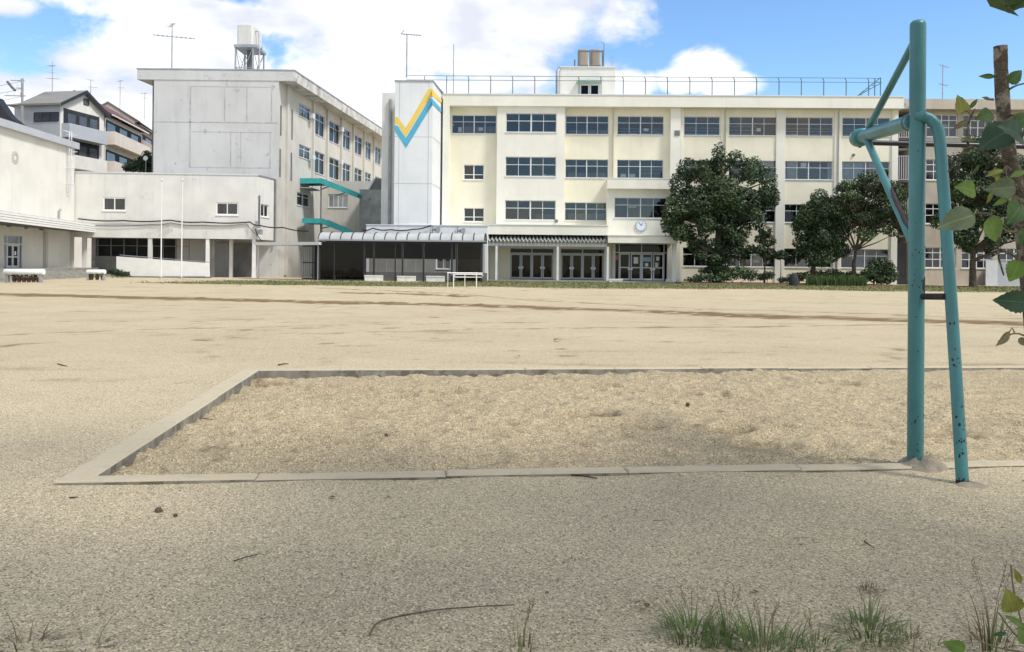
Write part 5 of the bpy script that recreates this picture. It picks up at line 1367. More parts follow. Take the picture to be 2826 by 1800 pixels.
# water tank on a steel tower
Yt = 86.0
wt = thing('water_tower', 'white box water tank on a lattice stand above the left wing', 'water tank', P(690, 194, Yt))
fl, fr_, rr_ = P(654, 110, Yt), P(697, 110, Yt), P(717, 110, Yt + 3)
zt_, zb_ = P(675, 68, Yt).z, P(675, 124, Yt).z
D = 1.9
ch = .12
m = MB(); x0, x1, y0, y1 = fl.x, fr_.x, Yt, Yt + 2.6
xsq = [(x0 + ch, y0), (x1 - ch, y0), (x1, y0 + ch), (x1 + .15, y1), (x0, y1), (x0, y0 + ch)]
m.prism_z(xsq, zb_, zt_ - .06); m.prism_z([(x0 + ch + .08, y0 + .08), (x1 - ch - .05, y0 + .08), (x1 - .06, y1 - .06), (x0 + .06, y1 - .06)], zt_ - .059, zt_)
m.build('tank', M['tankwhite'], wt)
m = MB(); m.box(x0 - .25, x1 + .5, y0 - .25, y1 + .5, zb_ - .28, zb_ - .003); m.build('platform', M['steel'], wt)
zr_ = wz1 - .5
lg = [(x0 - .1, y0 - .1), (x1 + .1, y0 - .1), (x1 + .3, y1 + .3), (x0 - .1, y1 + .3)]
for a in lg: m = MB(); m.box(a[0] - .07, a[0] + .07, a[1] - .07, a[1] + .07, zr_, zb_ - .281); m.build('leg', M['steel'], wt)
zmid = (zr_ + zb_) / 2
for i in range(4):
    a, b = lg[i], lg[(i + 1) % 4]
    for z0, z1 in ((zr_ + .3, zb_ - .3), (zb_ - .3, zr_ + .3)): m = MB(); m.tube([(*a, z0), (*b, z1)], .035, 5); m.build('brace', M['steel'], wt)
    for z0 in (zmid, zr_ + .5): m = MB(); m.tube([(*a, z0), (*b, z0)], .04, 5); m.build('girt', M['steel'], wt)
m = MB(); m.tube([(x0 + .9, y0 + 1.2, zr_), (x0 + .9, y0 + 1.2, zb_ - .25)], .26, 10); m.build('riser_pipe', M['dkconcrete'], wt)
m = MB(); m.tube([(x1 + .45, y0 + .8, zr_), (x1 + .45, y0 + .8, zt_ - .5), (x1 + .1, y0 + .8, zt_ - .45)], .09, 8); m.build('side_pipe', M['steel'], wt)
m = MB()
for z0 in (.4, .8): m.tube([(x1 + .1, y1 + .45, zb_ + z0 * .5), (x1 + 1.0, y0 - .2, zb_ - .5 + z0 * .5)], .03, 5)
m.build('walkway_rail', M['steel'], wt)

# sagging black cables along the facades
def cable(lab, pts, r_, name='cable'):
    m = MB(); v = [Vector(p) for p in pts]; out = []
    for a, b in zip(v, v[1:]):
        for k in range(6): out.append(tuple(a.lerp(b, k / 6) + Vector((0, 0, -.10 * math.sin(math.pi * k / 6)))))
    out.append(tuple(v[-1])); m.tube(out, r_, 5)
    return tag(m.build(name, M['black']), lab, 'cable')
def fa(px, py, y): x_, z_ = FA.hit(px, py, y); return FA.w(x_, y, z_)
cable('black cable slung along the annex wall below its windows', [fa(215, 604, -.15), fa(340, 609, -.15), fa(470, 608, -.15), fa(560, 613, -.15), fa(690, 613, -.15), P(715, 622, 74.5), P(780, 628, 77), P(850, 638, 82)], .055)
cable('thin grey cable under the black cable on the annex wall', [fa(240, 622, -.12), fa(420, 620, -.12), fa(470, 615, -.12), fa(560, 622, -.12), fa(680, 618, -.12), P(716, 655, 74.8)], .022)
m = MB(FA); x_, z_ = FA.hit(714, 625, -.2)
t = thing('cable_box', 'tangle of junction boxes and cables at the annex corner', 'junction box', FA.w(x_, -.2, z_))
for dx, dz, s in ((0, 0, .16), (.1, -.5, .22), (-.15, .35, .12)): m = MB(FA); m.box(x_ + dx - s, x_ + dx + s, -.35, -.1, z_ + dz - s, z_ + dz + s); m.build('box', M['dkalu'], t)
m = MB(FA); m.tube([(x_ - .3, -.3, z_ - .2), (x_, -.4, z_ - .9), (x_ + .3, -.3, z_ - 1.3)], .04, 5); m.build('cable_loop', M['black'], t)
def fm(px, py, y): x_, z_ = FM.hit(px, py, y); return FM.w(x_, y, z_)
cable('black cable draped over the low white annex beside the tower', [fm(1000, 635, yA - .2), fm(1028, 630, yA - .2), fm(1080, 634, yA - .2), fm(1140, 633, yA - .2), fm(1190, 622, yA - .2)], .05)

# ------------------------------------------------------------------ trees and planting
def leaf_cloud(m, blobs, n, size, rnd, mats=3, shell=.55, flat=.0):
    """Leaf-sized diamond faces through the outer shells of many clumps."""
    wts = [b[3] * b[4] * b[5] for b in blobs]; tot = sum(wts)
    for b, wt in zip(blobs, wts):
        cnt = int(n * (wt / tot) ** .8 * (len(blobs) ** -.2)) + 8
        tint = rnd.choice(range(mats)) if mats > 1 else 0
        for _ in range(cnt):
            d = Vector((rnd.gauss(0, 1), rnd.gauss(0, 1), rnd.gauss(0, 1))).normalized()
            rr = shell + (1 - shell) * rnd.random() ** .6
            rr *= 1 + .18 * noise.noise(Vector((d.x * 2 + b[0], d.y * 2 + b[1], d.z * 2 + b[2])))
            c = Vector((b[0] + d.x * b[3] * rr, b[1] + d.y * b[4] * rr, b[2] + d.z * b[5] * rr))
            s = size * rnd.uniform(.6, 1.3)
            nrm = (d + Vector((rnd.uniform(-1, 1), rnd.uniform(-1, 1), rnd.uniform(-.4, 1.2)))).normalized()
            a = nrm.cross(Vector((rnd.uniform(-1, 1), rnd.uniform(-1, 1), rnd.uniform(-1, 1)))).normalized(); e = nrm.cross(a)
            m.mi = tint if rnd.random() < .7 else rnd.randrange(mats)
            m.add([c + a * s, c + e * s * .5 + nrm * s * .1, c - a * s * .8, c - e * s * .5 + nrm * s * .1], [(0, 1, 2, 3)], world=True)


def tree(name, lab, base, trunk, blobs, n, size, mats, seed, group=None, limbs=(), tr=.2):
    rnd = random.Random(seed)
    t = thing(name, lab, 'tree' if 'tree' in name else 'shrub', base, group)
    m = MB()
    pts = [Vector(p) for p in trunk]
    m.tube([tuple(p) for p in pts], [tr * (1 - .75 * i / max(1, len(pts) - 1)) for i in range(len(pts))], 9)
    for lb in limbs:
        m.tube([tuple(p) for p in lb], [tr * .5 * (1 - .75 * i / (len(lb) - 1)) for i in range(len(lb))], 7)
    for b in blobs:
        c = Vector(b[:3]); k = min(len(pts) - 1, max(0, min(range(len(pts)), key=lambda i: (pts[i] - c).length + max(0, pts[i].z - c.z) * 2)))
        p0 = pts[k]; mid = p0.lerp(c, .55) + Vector((rnd.uniform(-.2, .2), rnd.uniform(-.2, .2), -.15))
        m.tube([tuple(p0), tuple(mid), tuple(c)], [tr * .38, tr * .22, tr * .06], 6)
    m.build('trunk', M['bark'], t)
    m = MB(); leaf_cloud(m, blobs, n, size, rnd, len(mats))
    m.build('crown', [M[q] for q in mats], t)
    return t


def pblobs(Y, lst):
    """Clumps given as pixel centre, pixel radii and depth offset."""
    out = []
    for px, py, rx, ry, dy in lst:
        p = P(px, py, Y + dy); k = (Y + dy) / F
        out.append((p.x, p.y, p.z, rx * k, (rx + ry) / 2 * k * .9, ry * k))
    return out


def scatter(rnd, px, py, rx, ry, k, r0, r1):
    out = []
    for _ in range(k):
        th = rnd.uniform(0, 6.28); q = math.sqrt(rnd.random())
        out.append((px + rx * q * math.cos(th), py + ry * q * math.sin(th), rnd.uniform(r0, r1), rnd.uniform(r0, r1) * .85, rnd.uniform(-1.6, 1.6)))
    return out


rt = random.Random(31)
# big evergreen before the classroom windows
Yt = 71.0
b_ = P(1978, 776, Yt); b_.z = 0
bl = [(1984, 420, 20, 26, 0), (1990, 455, 30, 28, .3), (2032, 440, 26, 26, -.3), (2075, 470, 34, 40, .2), (1900, 470, 34, 34, 0), (1945, 475, 40, 36, .6), (1880, 510, 34, 40, .4), (2120, 500, 26, 44, 0), (2135, 545, 18, 30, .4), (1855, 590, 30, 44, -.2), (1850, 620, 28, 32, .3), (1890, 640, 34, 26, 0), (2090, 560, 34, 40, .5), (2080, 610, 34, 26, .2), (1990, 540, 60, 60, -.6), (1930, 560, 50, 50, -.8), (2050, 560, 50, 50, -.7), (1960, 610, 40, 34, -.5), (2030, 640, 44, 28, -.3), (1975, 680, 44, 24, .2), (1925, 680, 30, 20, .3), (2060, 690, 30, 18, .3), (1985, 725, 40, 20, -.2)]
bl += scatter(rt, 1985, 570, 140, 130, 44, 16, 32) + scatter(rt, 1985, 690, 80, 40, 12, 14, 24)
tree('broadleaf_tree', 'big dark evergreen tree right of the main entrance', b_, [tuple(b_), tuple(P(1982, 700, Yt)), tuple(P(1985, 620, Yt)), tuple(P(1988, 540, Yt)), tuple(P(1990, 440, Yt))], pblobs(Yt, bl), 34000, .135, ['leaf_dark', 'leaf_dark', 'leaf_mid'], 1, tr=.42)
# dark rounded tree and the thin forked tree to its right
Yt = 70.5
b_ = P(2243, 770, Yt); b_.z = 0
bl = [(2262, 545, 26, 26, 0), (2250, 575, 30, 24, .2), (2290, 590, 26, 34, .2), (2225, 640, 38, 30, 0), (2260, 650, 40, 36, -.4), (2300, 660, 28, 36, 0), (2215, 670, 28, 20, .1), (2318, 640, 30, 34, .4), (2322, 690, 26, 22, .5), (2310, 600, 28, 30, .5), (2205, 700, 22, 14, 0), (2250, 695, 36, 20, -.2), (2290, 705, 28, 22, .2)] + scatter(rt, 2265, 640, 66, 90, 36, 16, 28)
tree('broadleaf_tree', 'dark rounded tree between the big evergreen and the forked tree', b_, [tuple(b_), tuple(P(2246, 700, Yt)), tuple(P(2255, 620, Yt)), tuple(P(2260, 560, Yt))], pblobs(Yt, bl), 18000, .125, ['leaf_dark', 'leaf_dark', 'leaf_mid'], 2, tr=.22)
Yt = 70.0
b_ = P(2358, 768, Yt); b_.z = 0
bl = [(2395, 488, 30, 18, 0), (2370, 505, 26, 20, .3), (2425, 500, 26, 24, .2), (2325, 525, 24, 22, 0), (2350, 560, 34, 30, -.2), (2400, 550, 40, 34, .2), (2450, 520, 26, 20, 0), (2470, 535, 24, 26, .3), (2330, 600, 26, 22, .2), (2310, 560, 24, 20, .1), (2305, 620, 24, 20, .4), (2480, 610, 28, 22, .2), (2420, 590, 40, 24, -.2), (2470, 580, 26, 26, 0), (2370, 600, 36, 22, .3), (2460, 625, 30, 14, .3), (2470, 645, 24, 10, .2)] + scatter(rt, 2400, 570, 110, 82, 48, 14, 30)
limbs = [[P(2358, 690, Yt), P(2335, 650, Yt), P(2318, 600, Yt)], [P(2362, 690, Yt), P(2375, 640, Yt), P(2372, 580, Yt)], [P(2362, 685, Yt), P(2405, 650, Yt), P(2430, 590, Yt)], [P(2362, 688, Yt), P(2345, 640, Yt), P(2352, 590, Yt)]]
tree('broadleaf_tree', 'thin olive tree with forked bare limbs left of the teal post', b_, [tuple(b_), tuple(P(2356, 730, Yt)), tuple(P(2362, 690, Yt)), tuple(P(2375, 620, Yt))], pblobs(Yt, bl), 19000, .115, ['leaf_olive', 'leaf_dark', 'leaf_mid'], 3, limbs=limbs, tr=.2)
# dark tree behind the J-shaped leg at far right
Yt = 68.5
b_ = P(2685, 784, Yt); b_.z = 0
bl = [(2640, 460, 34, 40, 0), (2690, 440, 44, 40, .3), (2750, 440, 50, 40, .2), (2800, 470, 40, 50, 0), (2660, 520, 44, 44, -.3), (2720, 520, 50, 50, -.2), (2780, 560, 46, 44, .2), (2640, 590, 34, 30, .3), (2700, 600, 50, 36, 0), (2770, 640, 46, 28, .2), (2640, 650, 30, 20, .2), (2720, 400, 40, 24, .3), (2680, 390, 26, 18, .2), (2860, 540, 50, 60, 0), (2870, 640, 50, 50, 0)] + scatter(rt, 2715, 550, 130, 140, 44, 18, 34)
limbs = [[P(2685, 700, Yt), P(2650, 660, Yt), P(2635, 610, Yt)], [P(2688, 700, Yt), P(2740, 660, Yt), P(2790, 640, Yt)], [P(2686, 690, Yt), P(2700, 620, Yt), P(2710, 540, Yt)], [P(2686, 720, Yt), P(2760, 690, Yt), P(2800, 700, Yt)]]
tree('broadleaf_tree', 'dark spreading tree before the old block, behind the bent teal leg', b_, [tuple(b_), tuple(P(2684, 740, Yt)), tuple(P(2687, 690, Yt)), tuple(P(2700, 560, Yt))], pblobs(Yt, bl), 30000, .135, ['leaf_dark', 'leaf_dark', 'leaf_mid'], 4, limbs=limbs, tr=.32)
# smaller ones
def small_tree(lab, px, pyb, Y, bl, n, size, mats, seed, tr=.08, name='small_tree'):
    b_ = P(px, pyb, Y); b_.z = 0
    top = min(b[1] for b in bl)
    return tree(name, lab, b_, [tuple(b_), tuple(P(px + 1, (pyb + top) / 2 + 10, Y)), tuple(P(px, top + 8, Y))], pblobs(Y, bl), n, size, mats, seed, tr=tr)
small_tree('slim small tree with loose crown right of the big evergreen', 2110, 772, 70.2, [(2112, 640, 20, 18, 0), (2118, 665, 24, 18, .2), (2100, 690, 22, 16, 0), (2120, 700, 24, 16, .2), (2095, 660, 14, 12, .1)], 1500, .13, ['leaf_dark', 'leaf_olive'], 5)
small_tree('tiny clipped round tree on a bare thin stem', 2154, 772, 69.6, [(2157, 702, 18, 12, 0), (2148, 707, 14, 10, .1), (2166, 708, 12, 9, 0)], 800, .11, ['leaf_dark'], 6, .05)
def shrub(lab, Y, bl, n, size, mats, seed, group=None):
    px = sum(b[0] for b in bl) / len(bl); b_ = P(px, 785, Y); b_.z = 0
    rnd = random.Random(seed); t = thing('shrub', lab, 'shrub', b_, group)
    bb = pblobs(Y, bl); m = MB()
    for b in bb: m.tube([(b_.x + (b[0] - b_.x) * .5, b_.y, 0), (b[0], b[1], b[2])], [.03, .015], 5)
    m.build('stem', M['bark'], t)
    m = MB(); leaf_cloud(m, bb, n, size, rnd, len(mats), .3); m.build('foliage', [M[q] for q in mats], t)
shrub('dense rounded green shrub left of the teal post', 69.0, [(2430, 735, 40, 26, 0), (2410, 755, 34, 20, 0), (2455, 755, 26, 24, .2), (2435, 770, 40, 14, 0)], 2600, .13, ['leaf_mid', 'leaf_dark'], 7)
shrub('low dark hedge under the big evergreen', 69.5, [(1950, 765, 40, 12, 0), (2000, 758, 30, 14, .2), (2040, 752, 34, 20, 0), (2075, 760, 30, 16, .2), (1915, 772, 30, 9, 0), (1985, 772, 40, 8, -.2)], 2200, .12, ['leaf_dark', 'leaf_mid'], 8)
shrub('dark low bushes behind the boulder and long grass', 70.6, [(2200, 765, 30, 14, 0), (2250, 760, 34, 16, .2), (2300, 758, 30, 16, 0), (2345, 762, 30, 14, .2), (2385, 765, 26, 14, 0), (2165, 772, 22, 9, 0)], 2600, .12, ['leaf_dark', 'leaf_mid'], 21)
shrub('brownish round shrub beside the tiny clipped tree', 69.3, [(2120, 760, 20, 12, 0), (2105, 765, 16, 10, .1)], 700, .10, ['leaf_olive', 'leaf_dark'], 9)
shrub('low conifer-like shrub at the foot of the big evergreen', 70.3, [(1975, 740, 30, 10, 0), (1950, 748, 26, 7, 0), (1998, 745, 22, 9, 0)], 900, .12, ['leaf_dark'], 10)
shrub('reddish flower shrub beside the gymnasium steps', 68.0, [(300, 748, 22, 9, 0), (325, 752, 18, 9, 0), (345, 756, 16, 7, 0)], 700, .10, ['leaf_olive', 'leaf_dark'], 11)
shrub('dark garden bush between the row house and grey gable', 84.0, [(385, 455, 26, 22, 0), (405, 440, 20, 24, 0), (360, 462, 24, 14, 0), (405, 465, 22, 16, 0)], 1800, .16, ['leaf_dark', 'leaf_mid'], 12)
# white round mirror above that bush
mp = P(402, 437, 82.0); t = thing('round_mirror', 'small white round disc above the bush by the grey gable', 'mirror', (mp.x, 82, 0))
m = MB(); m.tube([(mp.x, 82, mp.z), (mp.x, 81.94, mp.z)], .23, 16); m.build('disc', M['white'], t)
m = MB(); m.tube([(mp.x, 82.06, 0), (mp.x, 82.06, mp.z + .2)], .04, 6); m.build('post', M['dkalu'], t)
# dark boulder in the bed
bp_ = G(2192, 789); m = MB(); k = 10; rr = random.Random(5); pts = []
for i in range(6):
    for j in range(k):
        th = 6.283 * j / k; ph = math.pi / 2 * i / 5; q = 1 + .25 * noise.noise((math.cos(th) * 2, math.sin(th) * 2, i * .7))
        pts.append((bp_.x + .42 * q * math.cos(th) * math.cos(ph), bp_.y + .4 * q * math.sin(th) * math.cos(ph), -.02 + 1.0 * q * math.sin(ph)))
m.add(pts, [(i * k + j, i * k + (j + 1) % k, (i + 1) * k + (j + 1) % k, (i + 1) * k + j) for i in range(5) for j in range(k)], True)
tag(m.build('boulder', M['darkvoid']), 'dark upright boulder at the front of the planting bed', 'boulder')
# planting bed edge of red-brown soil
bed = MB(); zz = .10
a, b = P(1880, 784, 68.6), P(2480, 790, 67.8)
bed.hexa([(a.x, a.y, -.05), (b.x, b.y, -.05), (b.x, b.y + 5, -.05), (a.x, a.y + 5, -.05), (a.x, a.y + .15, zz), (b.x, b.y + .15, zz), (b.x, b.y + 5, zz), (a.x, a.y + 5, zz)])
tag(bed.build('planting_bed', mat('red_brown_soil', (0.15, 0.085, 0.055), .95, .35, 3.0)), 'low red-brown soil bed along the school wall', 'bed', kind='structure')


def blades(lab, name, spots, h, wd, mats, seed, cat, kind=None, lean=.35, group=None, base=None):
    rnd = random.Random(seed); m = MB()
    for x, y in spots:
        th = rnd.uniform(0, 6.283); L = h * rnd.uniform(.55, 1.25); lx, ly = math.cos(th), math.sin(th); ln = rnd.uniform(.1, lean) * L
        wv = Vector((-ly, lx, 0)) * wd * rnd.uniform(.7, 1.3); m.mi = rnd.randrange(len(mats))
        p0 = Vector((x, y, 0)); p1 = p0 + Vector((lx * ln * .35, ly * ln * .35, L * .55)); p2 = p0 + Vector((lx * ln, ly * ln, L * .95))
        m.add([p0 - wv, p0 + wv, p1 + wv * .75, p1 - wv * .75, p2], [(0, 1, 2, 3), (3, 2, 4)], world=True)
    o = m.build(name, [M[q] for q in mats])
    return tag(o, lab, cat, group, kind)


rnd = random.Random(77)
sp = [tuple(P(rnd.uniform(2225, 2392), 780, rnd.uniform(67.2, 69.0)).xy) for _ in range(1500)]
blades('pale green long grass clump in front of the planting bed', 'long_grass', sp, .85, .025, ['leaf_light', 'leaf_mid', 'leaf_mid'], 1, 'grass', 'stuff')
sp = []
while len(sp) < 17000:
    y = rnd.uniform(50, 72); x = rnd.uniform(-26, 45)
    if abs(x) > y * .62: continue
    if rnd.random() < ground_paint(x, y)[1]: sp.append((x, y))
M['turf'] = mat('dry_turf', (0.12, 0.135, 0.048), .9, .35, 1.2)
M['turf2'] = mat('dry_turf_straw', (0.18, 0.175, 0.075), .9, .35, 1.2)
blades('strip of short dull green turf along the buildings', 'turf_strip', sp, .06, .03, ['turf', 'turf', 'turf2'], 2, 'turf', 'stuff', .8)

# tree beside the photographer: only its leaf edge reaches the top right corner, its shade falls on the near ground
sh = Vector((6.2, 1.6, 0)); rnd = random.Random(8)
bl = []
for _ in range(38):
    x, y = rnd.uniform(0.6, 9.5), rnd.uniform(-5.4, 3.4)
    z = rnd.uniform(5.2, 8.4)
    bl.append((x, y, z, rnd.uniform(.6, 1.1), rnd.uniform(.6, 1.1), rnd.uniform(.35, .6)))
bl = [b for b in bl if b[2] - b[5] > CAMH + .36 * b[1] + .35]
cq = P(2806, -10, 4.2); bl.append((cq.x, 4.2, cq.z + .02, .16, .12, .045)); bl.append((cq.x + .25, 4.2, cq.z + .14, .22, .2, .10))
tree('shade_tree', 'tall tree overhead whose leaf edge touches the top right corner', sh, [(6.2, 1.6, 0), (6.25, 1.6, 2.5), (6.1, 1.7, 4.6), (6.0, 1.8, 7.2)], bl, 9000, .12, ['leaf_mid', 'leaf_dark', 'leaf_mid'], 9, tr=.2)

# ------------------------------------------------------------------ teal bar frame beside the pit
M['teal'] = mat('chipped_teal_enamel', (0.050, 0.185, 0.192), .36, .25, 4.0, grime=(0.028, 0.022, 0.02), grime_at=.635, grime_scale=32.0, spec=.5, bump=.12, bump_scale=30, stretch=(1, 1, .35))
M['rust'] = mat('bare_rusty_steel', (0.035, 0.027, 0.030), .7, .35, 14, bump=.4, bump_scale=80)
M['barsteel'] = mat('dark_polished_bar', (0.015, 0.014, 0.018), .35, .2, 4, spec=.45)
pb = G(2526, 1288); dP = pb.y; rP = 42.5 / F * dP / 2
ptop = P(2533.5, 50, dP); pbt = P(2526, 1288, dP)
frame = thing('bar_frame', 'chipped teal steel post with braced arm, bent leg and dark bar', 'bar frame', pb)
m = MB(); ax = [pbt + Vector((0, 0, -.1)), pbt.lerp(ptop, .5), ptop - Vector((0, 0, rP))]
pts = [tuple(ax[0]), tuple(ax[1]), tuple(ax[2])]; rad = [rP, rP, rP]
for k in range(1, 7):
    th = math.pi / 2 * k / 6; pts.append(tuple(ax[2] + Vector((0, 0, rP * .75 * math.sin(th))))); rad.append(max(.002, rP * math.cos(th) ** .7))
m.tube(pts, rad, 28); m.build('post', M['teal'], frame)


def post_at(py): return P(2533.5 + (2526 - 2533.5) * (py - 50) / (1288 - 50), py, dP)


# bent leg
jf = G(2656, 1337)
jz0, jz1 = 0.0, P(2590, 345, dP).z
def jd(z): return dP - rP + (jf.y - (dP - rP)) * max(0, min(1, (jz1 + .12 - z) / (jz1 + .12)))
jp = []
for px, py in ((2530, 323), (2548, 322), (2563, 326), (2576, 336), (2586, 352), (2592, 374), (2595, 400), (2601, 480), (2630, 900), (2656, 1330), (2657, 1345)):
    Y = dP - rP * .6
    for _ in range(4): Y = jd(P(px, py, Y).z)
    if py < 330: Y = dP - rP * (.4 if px < 2540 else 1.0)
    jp.append(P(px, py, Y))
rJ = 33.0 / F * jf.y / 2
# smooth the bend
def smooth(pts, it=2):
    for _ in range(it):
        q = [pts[0]]
        for a, b in zip(pts, pts[1:]): q += [a.lerp(b, .25), a.lerp(b, .75)]
        pts = q + [pts[-1]]
    return pts
m = MB(); m.tube([tuple(p) for p in smooth(jp)], rJ, 20); m.build('bent_leg', M['teal'], frame)
# arm with collar, going away from the post
a0, a1 = P(2518, 336, dP + .02), P(2372, 380.5, 6.85)
da = (a1 - a0).normalized(); rA = .0525
m = MB(); m.tube([tuple(a0), tuple(a1)], rA, 22); m.build('arm', M['teal'], frame)
c = a1 - da * .03
m = MB(); pts = []; rad = []
for k, (t, r_) in enumerate(((-.05, rA + .004), (-.045, rA + .018), (.02, rA + .022), (.07, rA + .018), (.11, rA * .95), (.14, rA * .6), (.15, rA * .1))):
    pts.append(tuple(c + da * t)); rad.append(r_)
m.tube(pts, rad, 22); m.build('end_collar', M['teal'], frame)
m = MB(); m.tube([tuple(c + da * .02 + Vector((0, 0, -rA - .028))), tuple(c + da * .02 + Vector((0, 0, -rA - .012)))], .012, 8); m.build('bolt', M['rust'], frame)
# braces
m = MB(); m.tube([tuple(P(2521, 120, dP + .01)), tuple(P(2398, 352, 6.60))], .0255, 16); m.build('upper_brace', M['teal'], frame)
lb0, lb1 = P(2392, 385, 6.62), P(2517, 668, dP + .01)
m = MB(); m.tube([tuple(lb0), tuple(lb1)], .027, 16); m.build('lower_brace', M['teal'], frame)
# bare worn patches, a hair proud of the tube
def patch(c0, c1, r_, th0, th1, seed, name='bare_patch'):
    rnd = random.Random(seed); c0, c1 = Vector(c0), Vector(c1); t = (c1 - c0).normalized()
    side = t.cross(Vector((0, 1, 0))).normalized(); fwd = side.cross(t).normalized()
    if fwd.y > 0: fwd = -fwd
    if side.x < 0: side = -side
    n, q = 16, 8; v = []
    for i in range(n + 1):
        u = i / n; e0 = th0 + (th1 - th0) * (.08 * rnd.random() + .5 * (1 - math.sin(math.pi * min(1, max(0, u)))) ** 2); e1 = th1
        for j in range(q + 1):
            th = e0 + (e1 - e0) * j / q; v.append(c0.lerp(c1, u) + (side * math.sin(th) + fwd * math.cos(th)) * (r_ + .0012))
    m = MB(); m.add(v, [(i * (q + 1) + j, i * (q + 1) + j + 1, (i + 1) * (q + 1) + j + 1, (i + 1) * (q + 1) + j) for i in range(n) for j in range(q)], True, True)
    return m.build(name, M['rust'], frame)
patch(post_at(812), post_at(762), rP, .28, 1.7, 3)
patch(lb0.lerp(lb1, .97), lb0.lerp(lb1, .50), .0272, -.9, 1.7, 4)
# paint chips, too small to pick apart singly
rc_ = random.Random(41); chips = MB()
def chip(c, r_, th, sz, sx_):
    n = 7; v = []
    for k in range(n):
        a = 6.283 * k / n; q = rc_.uniform(.6, 1.3); dth = sz * q * math.cos(a) / r_; dz = sz * sx_ * q * math.sin(a)
        v.append(Vector((c.x + math.sin(th + dth) * (r_ + .0009), c.y - math.cos(th + dth) * (r_ + .0009), c.z + dz)))
    chips.add(v, [tuple(range(n))], False, True)
for py0, py1, n_ in ((680, 705, 8), (745, 800, 10), (1140, 1175, 8), (1190, 1280, 7), (560, 620, 2), (960, 990, 2)):
    for _ in range(n_): chip(post_at(rc_.uniform(py0, py1)), rP, rc_.uniform(-1.1, 1.2), rc_.uniform(.0025, .0065), rc_.uniform(.8, 2.0))
def leg_at(py):
    t = (py - 480) / (1330 - 480); px = 2601 + (2656 - 2601) * t; Y = jd(P(px, py, jf.y).z); Y = jd(P(px, py, Y).z); return P(px, py, Y)
for py0, py1, n_ in ((960, 1020, 10), (1120, 1190, 8), (1200, 1270, 14), (1310, 1330, 8), (880, 900, 2)):
    for _ in range(n_): chip(leg_at(rc_.uniform(py0, py1)), rJ, rc_.uniform(-1.0, 1.0), rc_.uniform(.003, .0075), rc_.uniform(.8, 2.2))
co = chips.build('paint_chips', M['rust'], frame); co['kind'] = 'stuff'
# rust line where each tube meets its footing
m = MB(); q_ = post_at(1276); m.tube([tuple(q_ + Vector((0, 0, -.03))), tuple(q_ + Vector((0, 0, .006)))], rP + .0012, 24, caps=False); m.build('rust_ring', M['rust'], frame)
m = MB(); q_ = leg_at(1330); m.tube([tuple(q_ + Vector((0, 0, -.03))), tuple(q_ + Vector((-.0006, 0, .014)))], rJ + .0012, 20, caps=False); m.build('rust_ring', M['rust'], frame)
for c_, d_, r_ in ((a0 + da * (rP + .004), da, rA + .006), (jp[2] * .0 + Vector((jp[1].x, jp[1].y - .0, jp[1].z)), (jp[2] - jp[1]).normalized(), rJ + .004)):
    m = MB(); m.tube([tuple(c_ - d_ * .006), tuple(c_), tuple(c_ + d_ * .006)], [r_ - .004, r_, r_ - .004], 20, caps=False); m.build('weld_bead', M['teal'], frame)
# spacer and long bar
s0 = post_at(818); q = P(2607, 819, jd(P(2607, 819, dP - .2).z))
m = MB(); m.tube([tuple(s0 + Vector((.02, -.03, 0))), tuple(q)], .021, 12); m.build('spacer_tube', M['rust'], frame)
h0 = P(2392, 394, 6.66); h1 = P(2826, 404.5, 6.60); hd_ = (h1 - h0).normalized()
h2 = h0 + hd_ * 3.4
m = MB(); m.tube([tuple(h0), tuple(h2)], .0205, 14); m.build('high_bar', M['barsteel'], frame)
off = h2 - h0
m = MB(); m.tube([tuple(pbt + off + Vector((0, 0, -.1))), tuple(ptop + off)], rP, 20); m.build('post', M['teal'], frame)
m = MB(); m.tube([tuple(a0 + off), tuple(a1 + off)], rA, 16); m.build('arm', M['teal'], frame)


def mound(name, c, rx, ry, h, material, parent, seed):
    k = 22; pts = []
    for i in range(7):
        for j in range(k):
            th = 6.28319 * j / k; ph = i / 6; q = 1 + .22 * noise.noise((math.cos(th) * 1.3 + seed, math.sin(th) * 1.3, seed * .3))
            pts.append((c.x + rx * q * math.cos(th) * (1 - ph * .98), c.y + ry * q * math.sin(th) * (1 - ph * .98), -.012 + h * (1 - (1 - ph) ** 2) * (.8 + .35 * noise.noise((math.cos(th) * 3, math.sin(th) * 3, seed + ph)))))
    m = MB(); m.add(pts, [(i * k + j, i * k + (j + 1) % k, (i + 1) * k + (j + 1) % k, (i + 1) * k + j) for i in range(6) for j in range(k)], True, True)
    return m.build(name, material, parent)
M['footing'] = mat('crumbling_footing', (0.27, 0.235, 0.18), .95, .3, 12, bump=.8, bump_scale=60)
mound('footing', Vector((pb.x + .03, pb.y - .02, 0)), .19, .16, .10, M['footing'], frame, 1)
mound('footing', Vector((jf.x + .03, jf.y - .04, 0)), .125, .10, .045, mat('grey_footing', (0.29, 0.25, 0.19), .95, .2, 12, bump=.5, bump_scale=60), frame, 2)

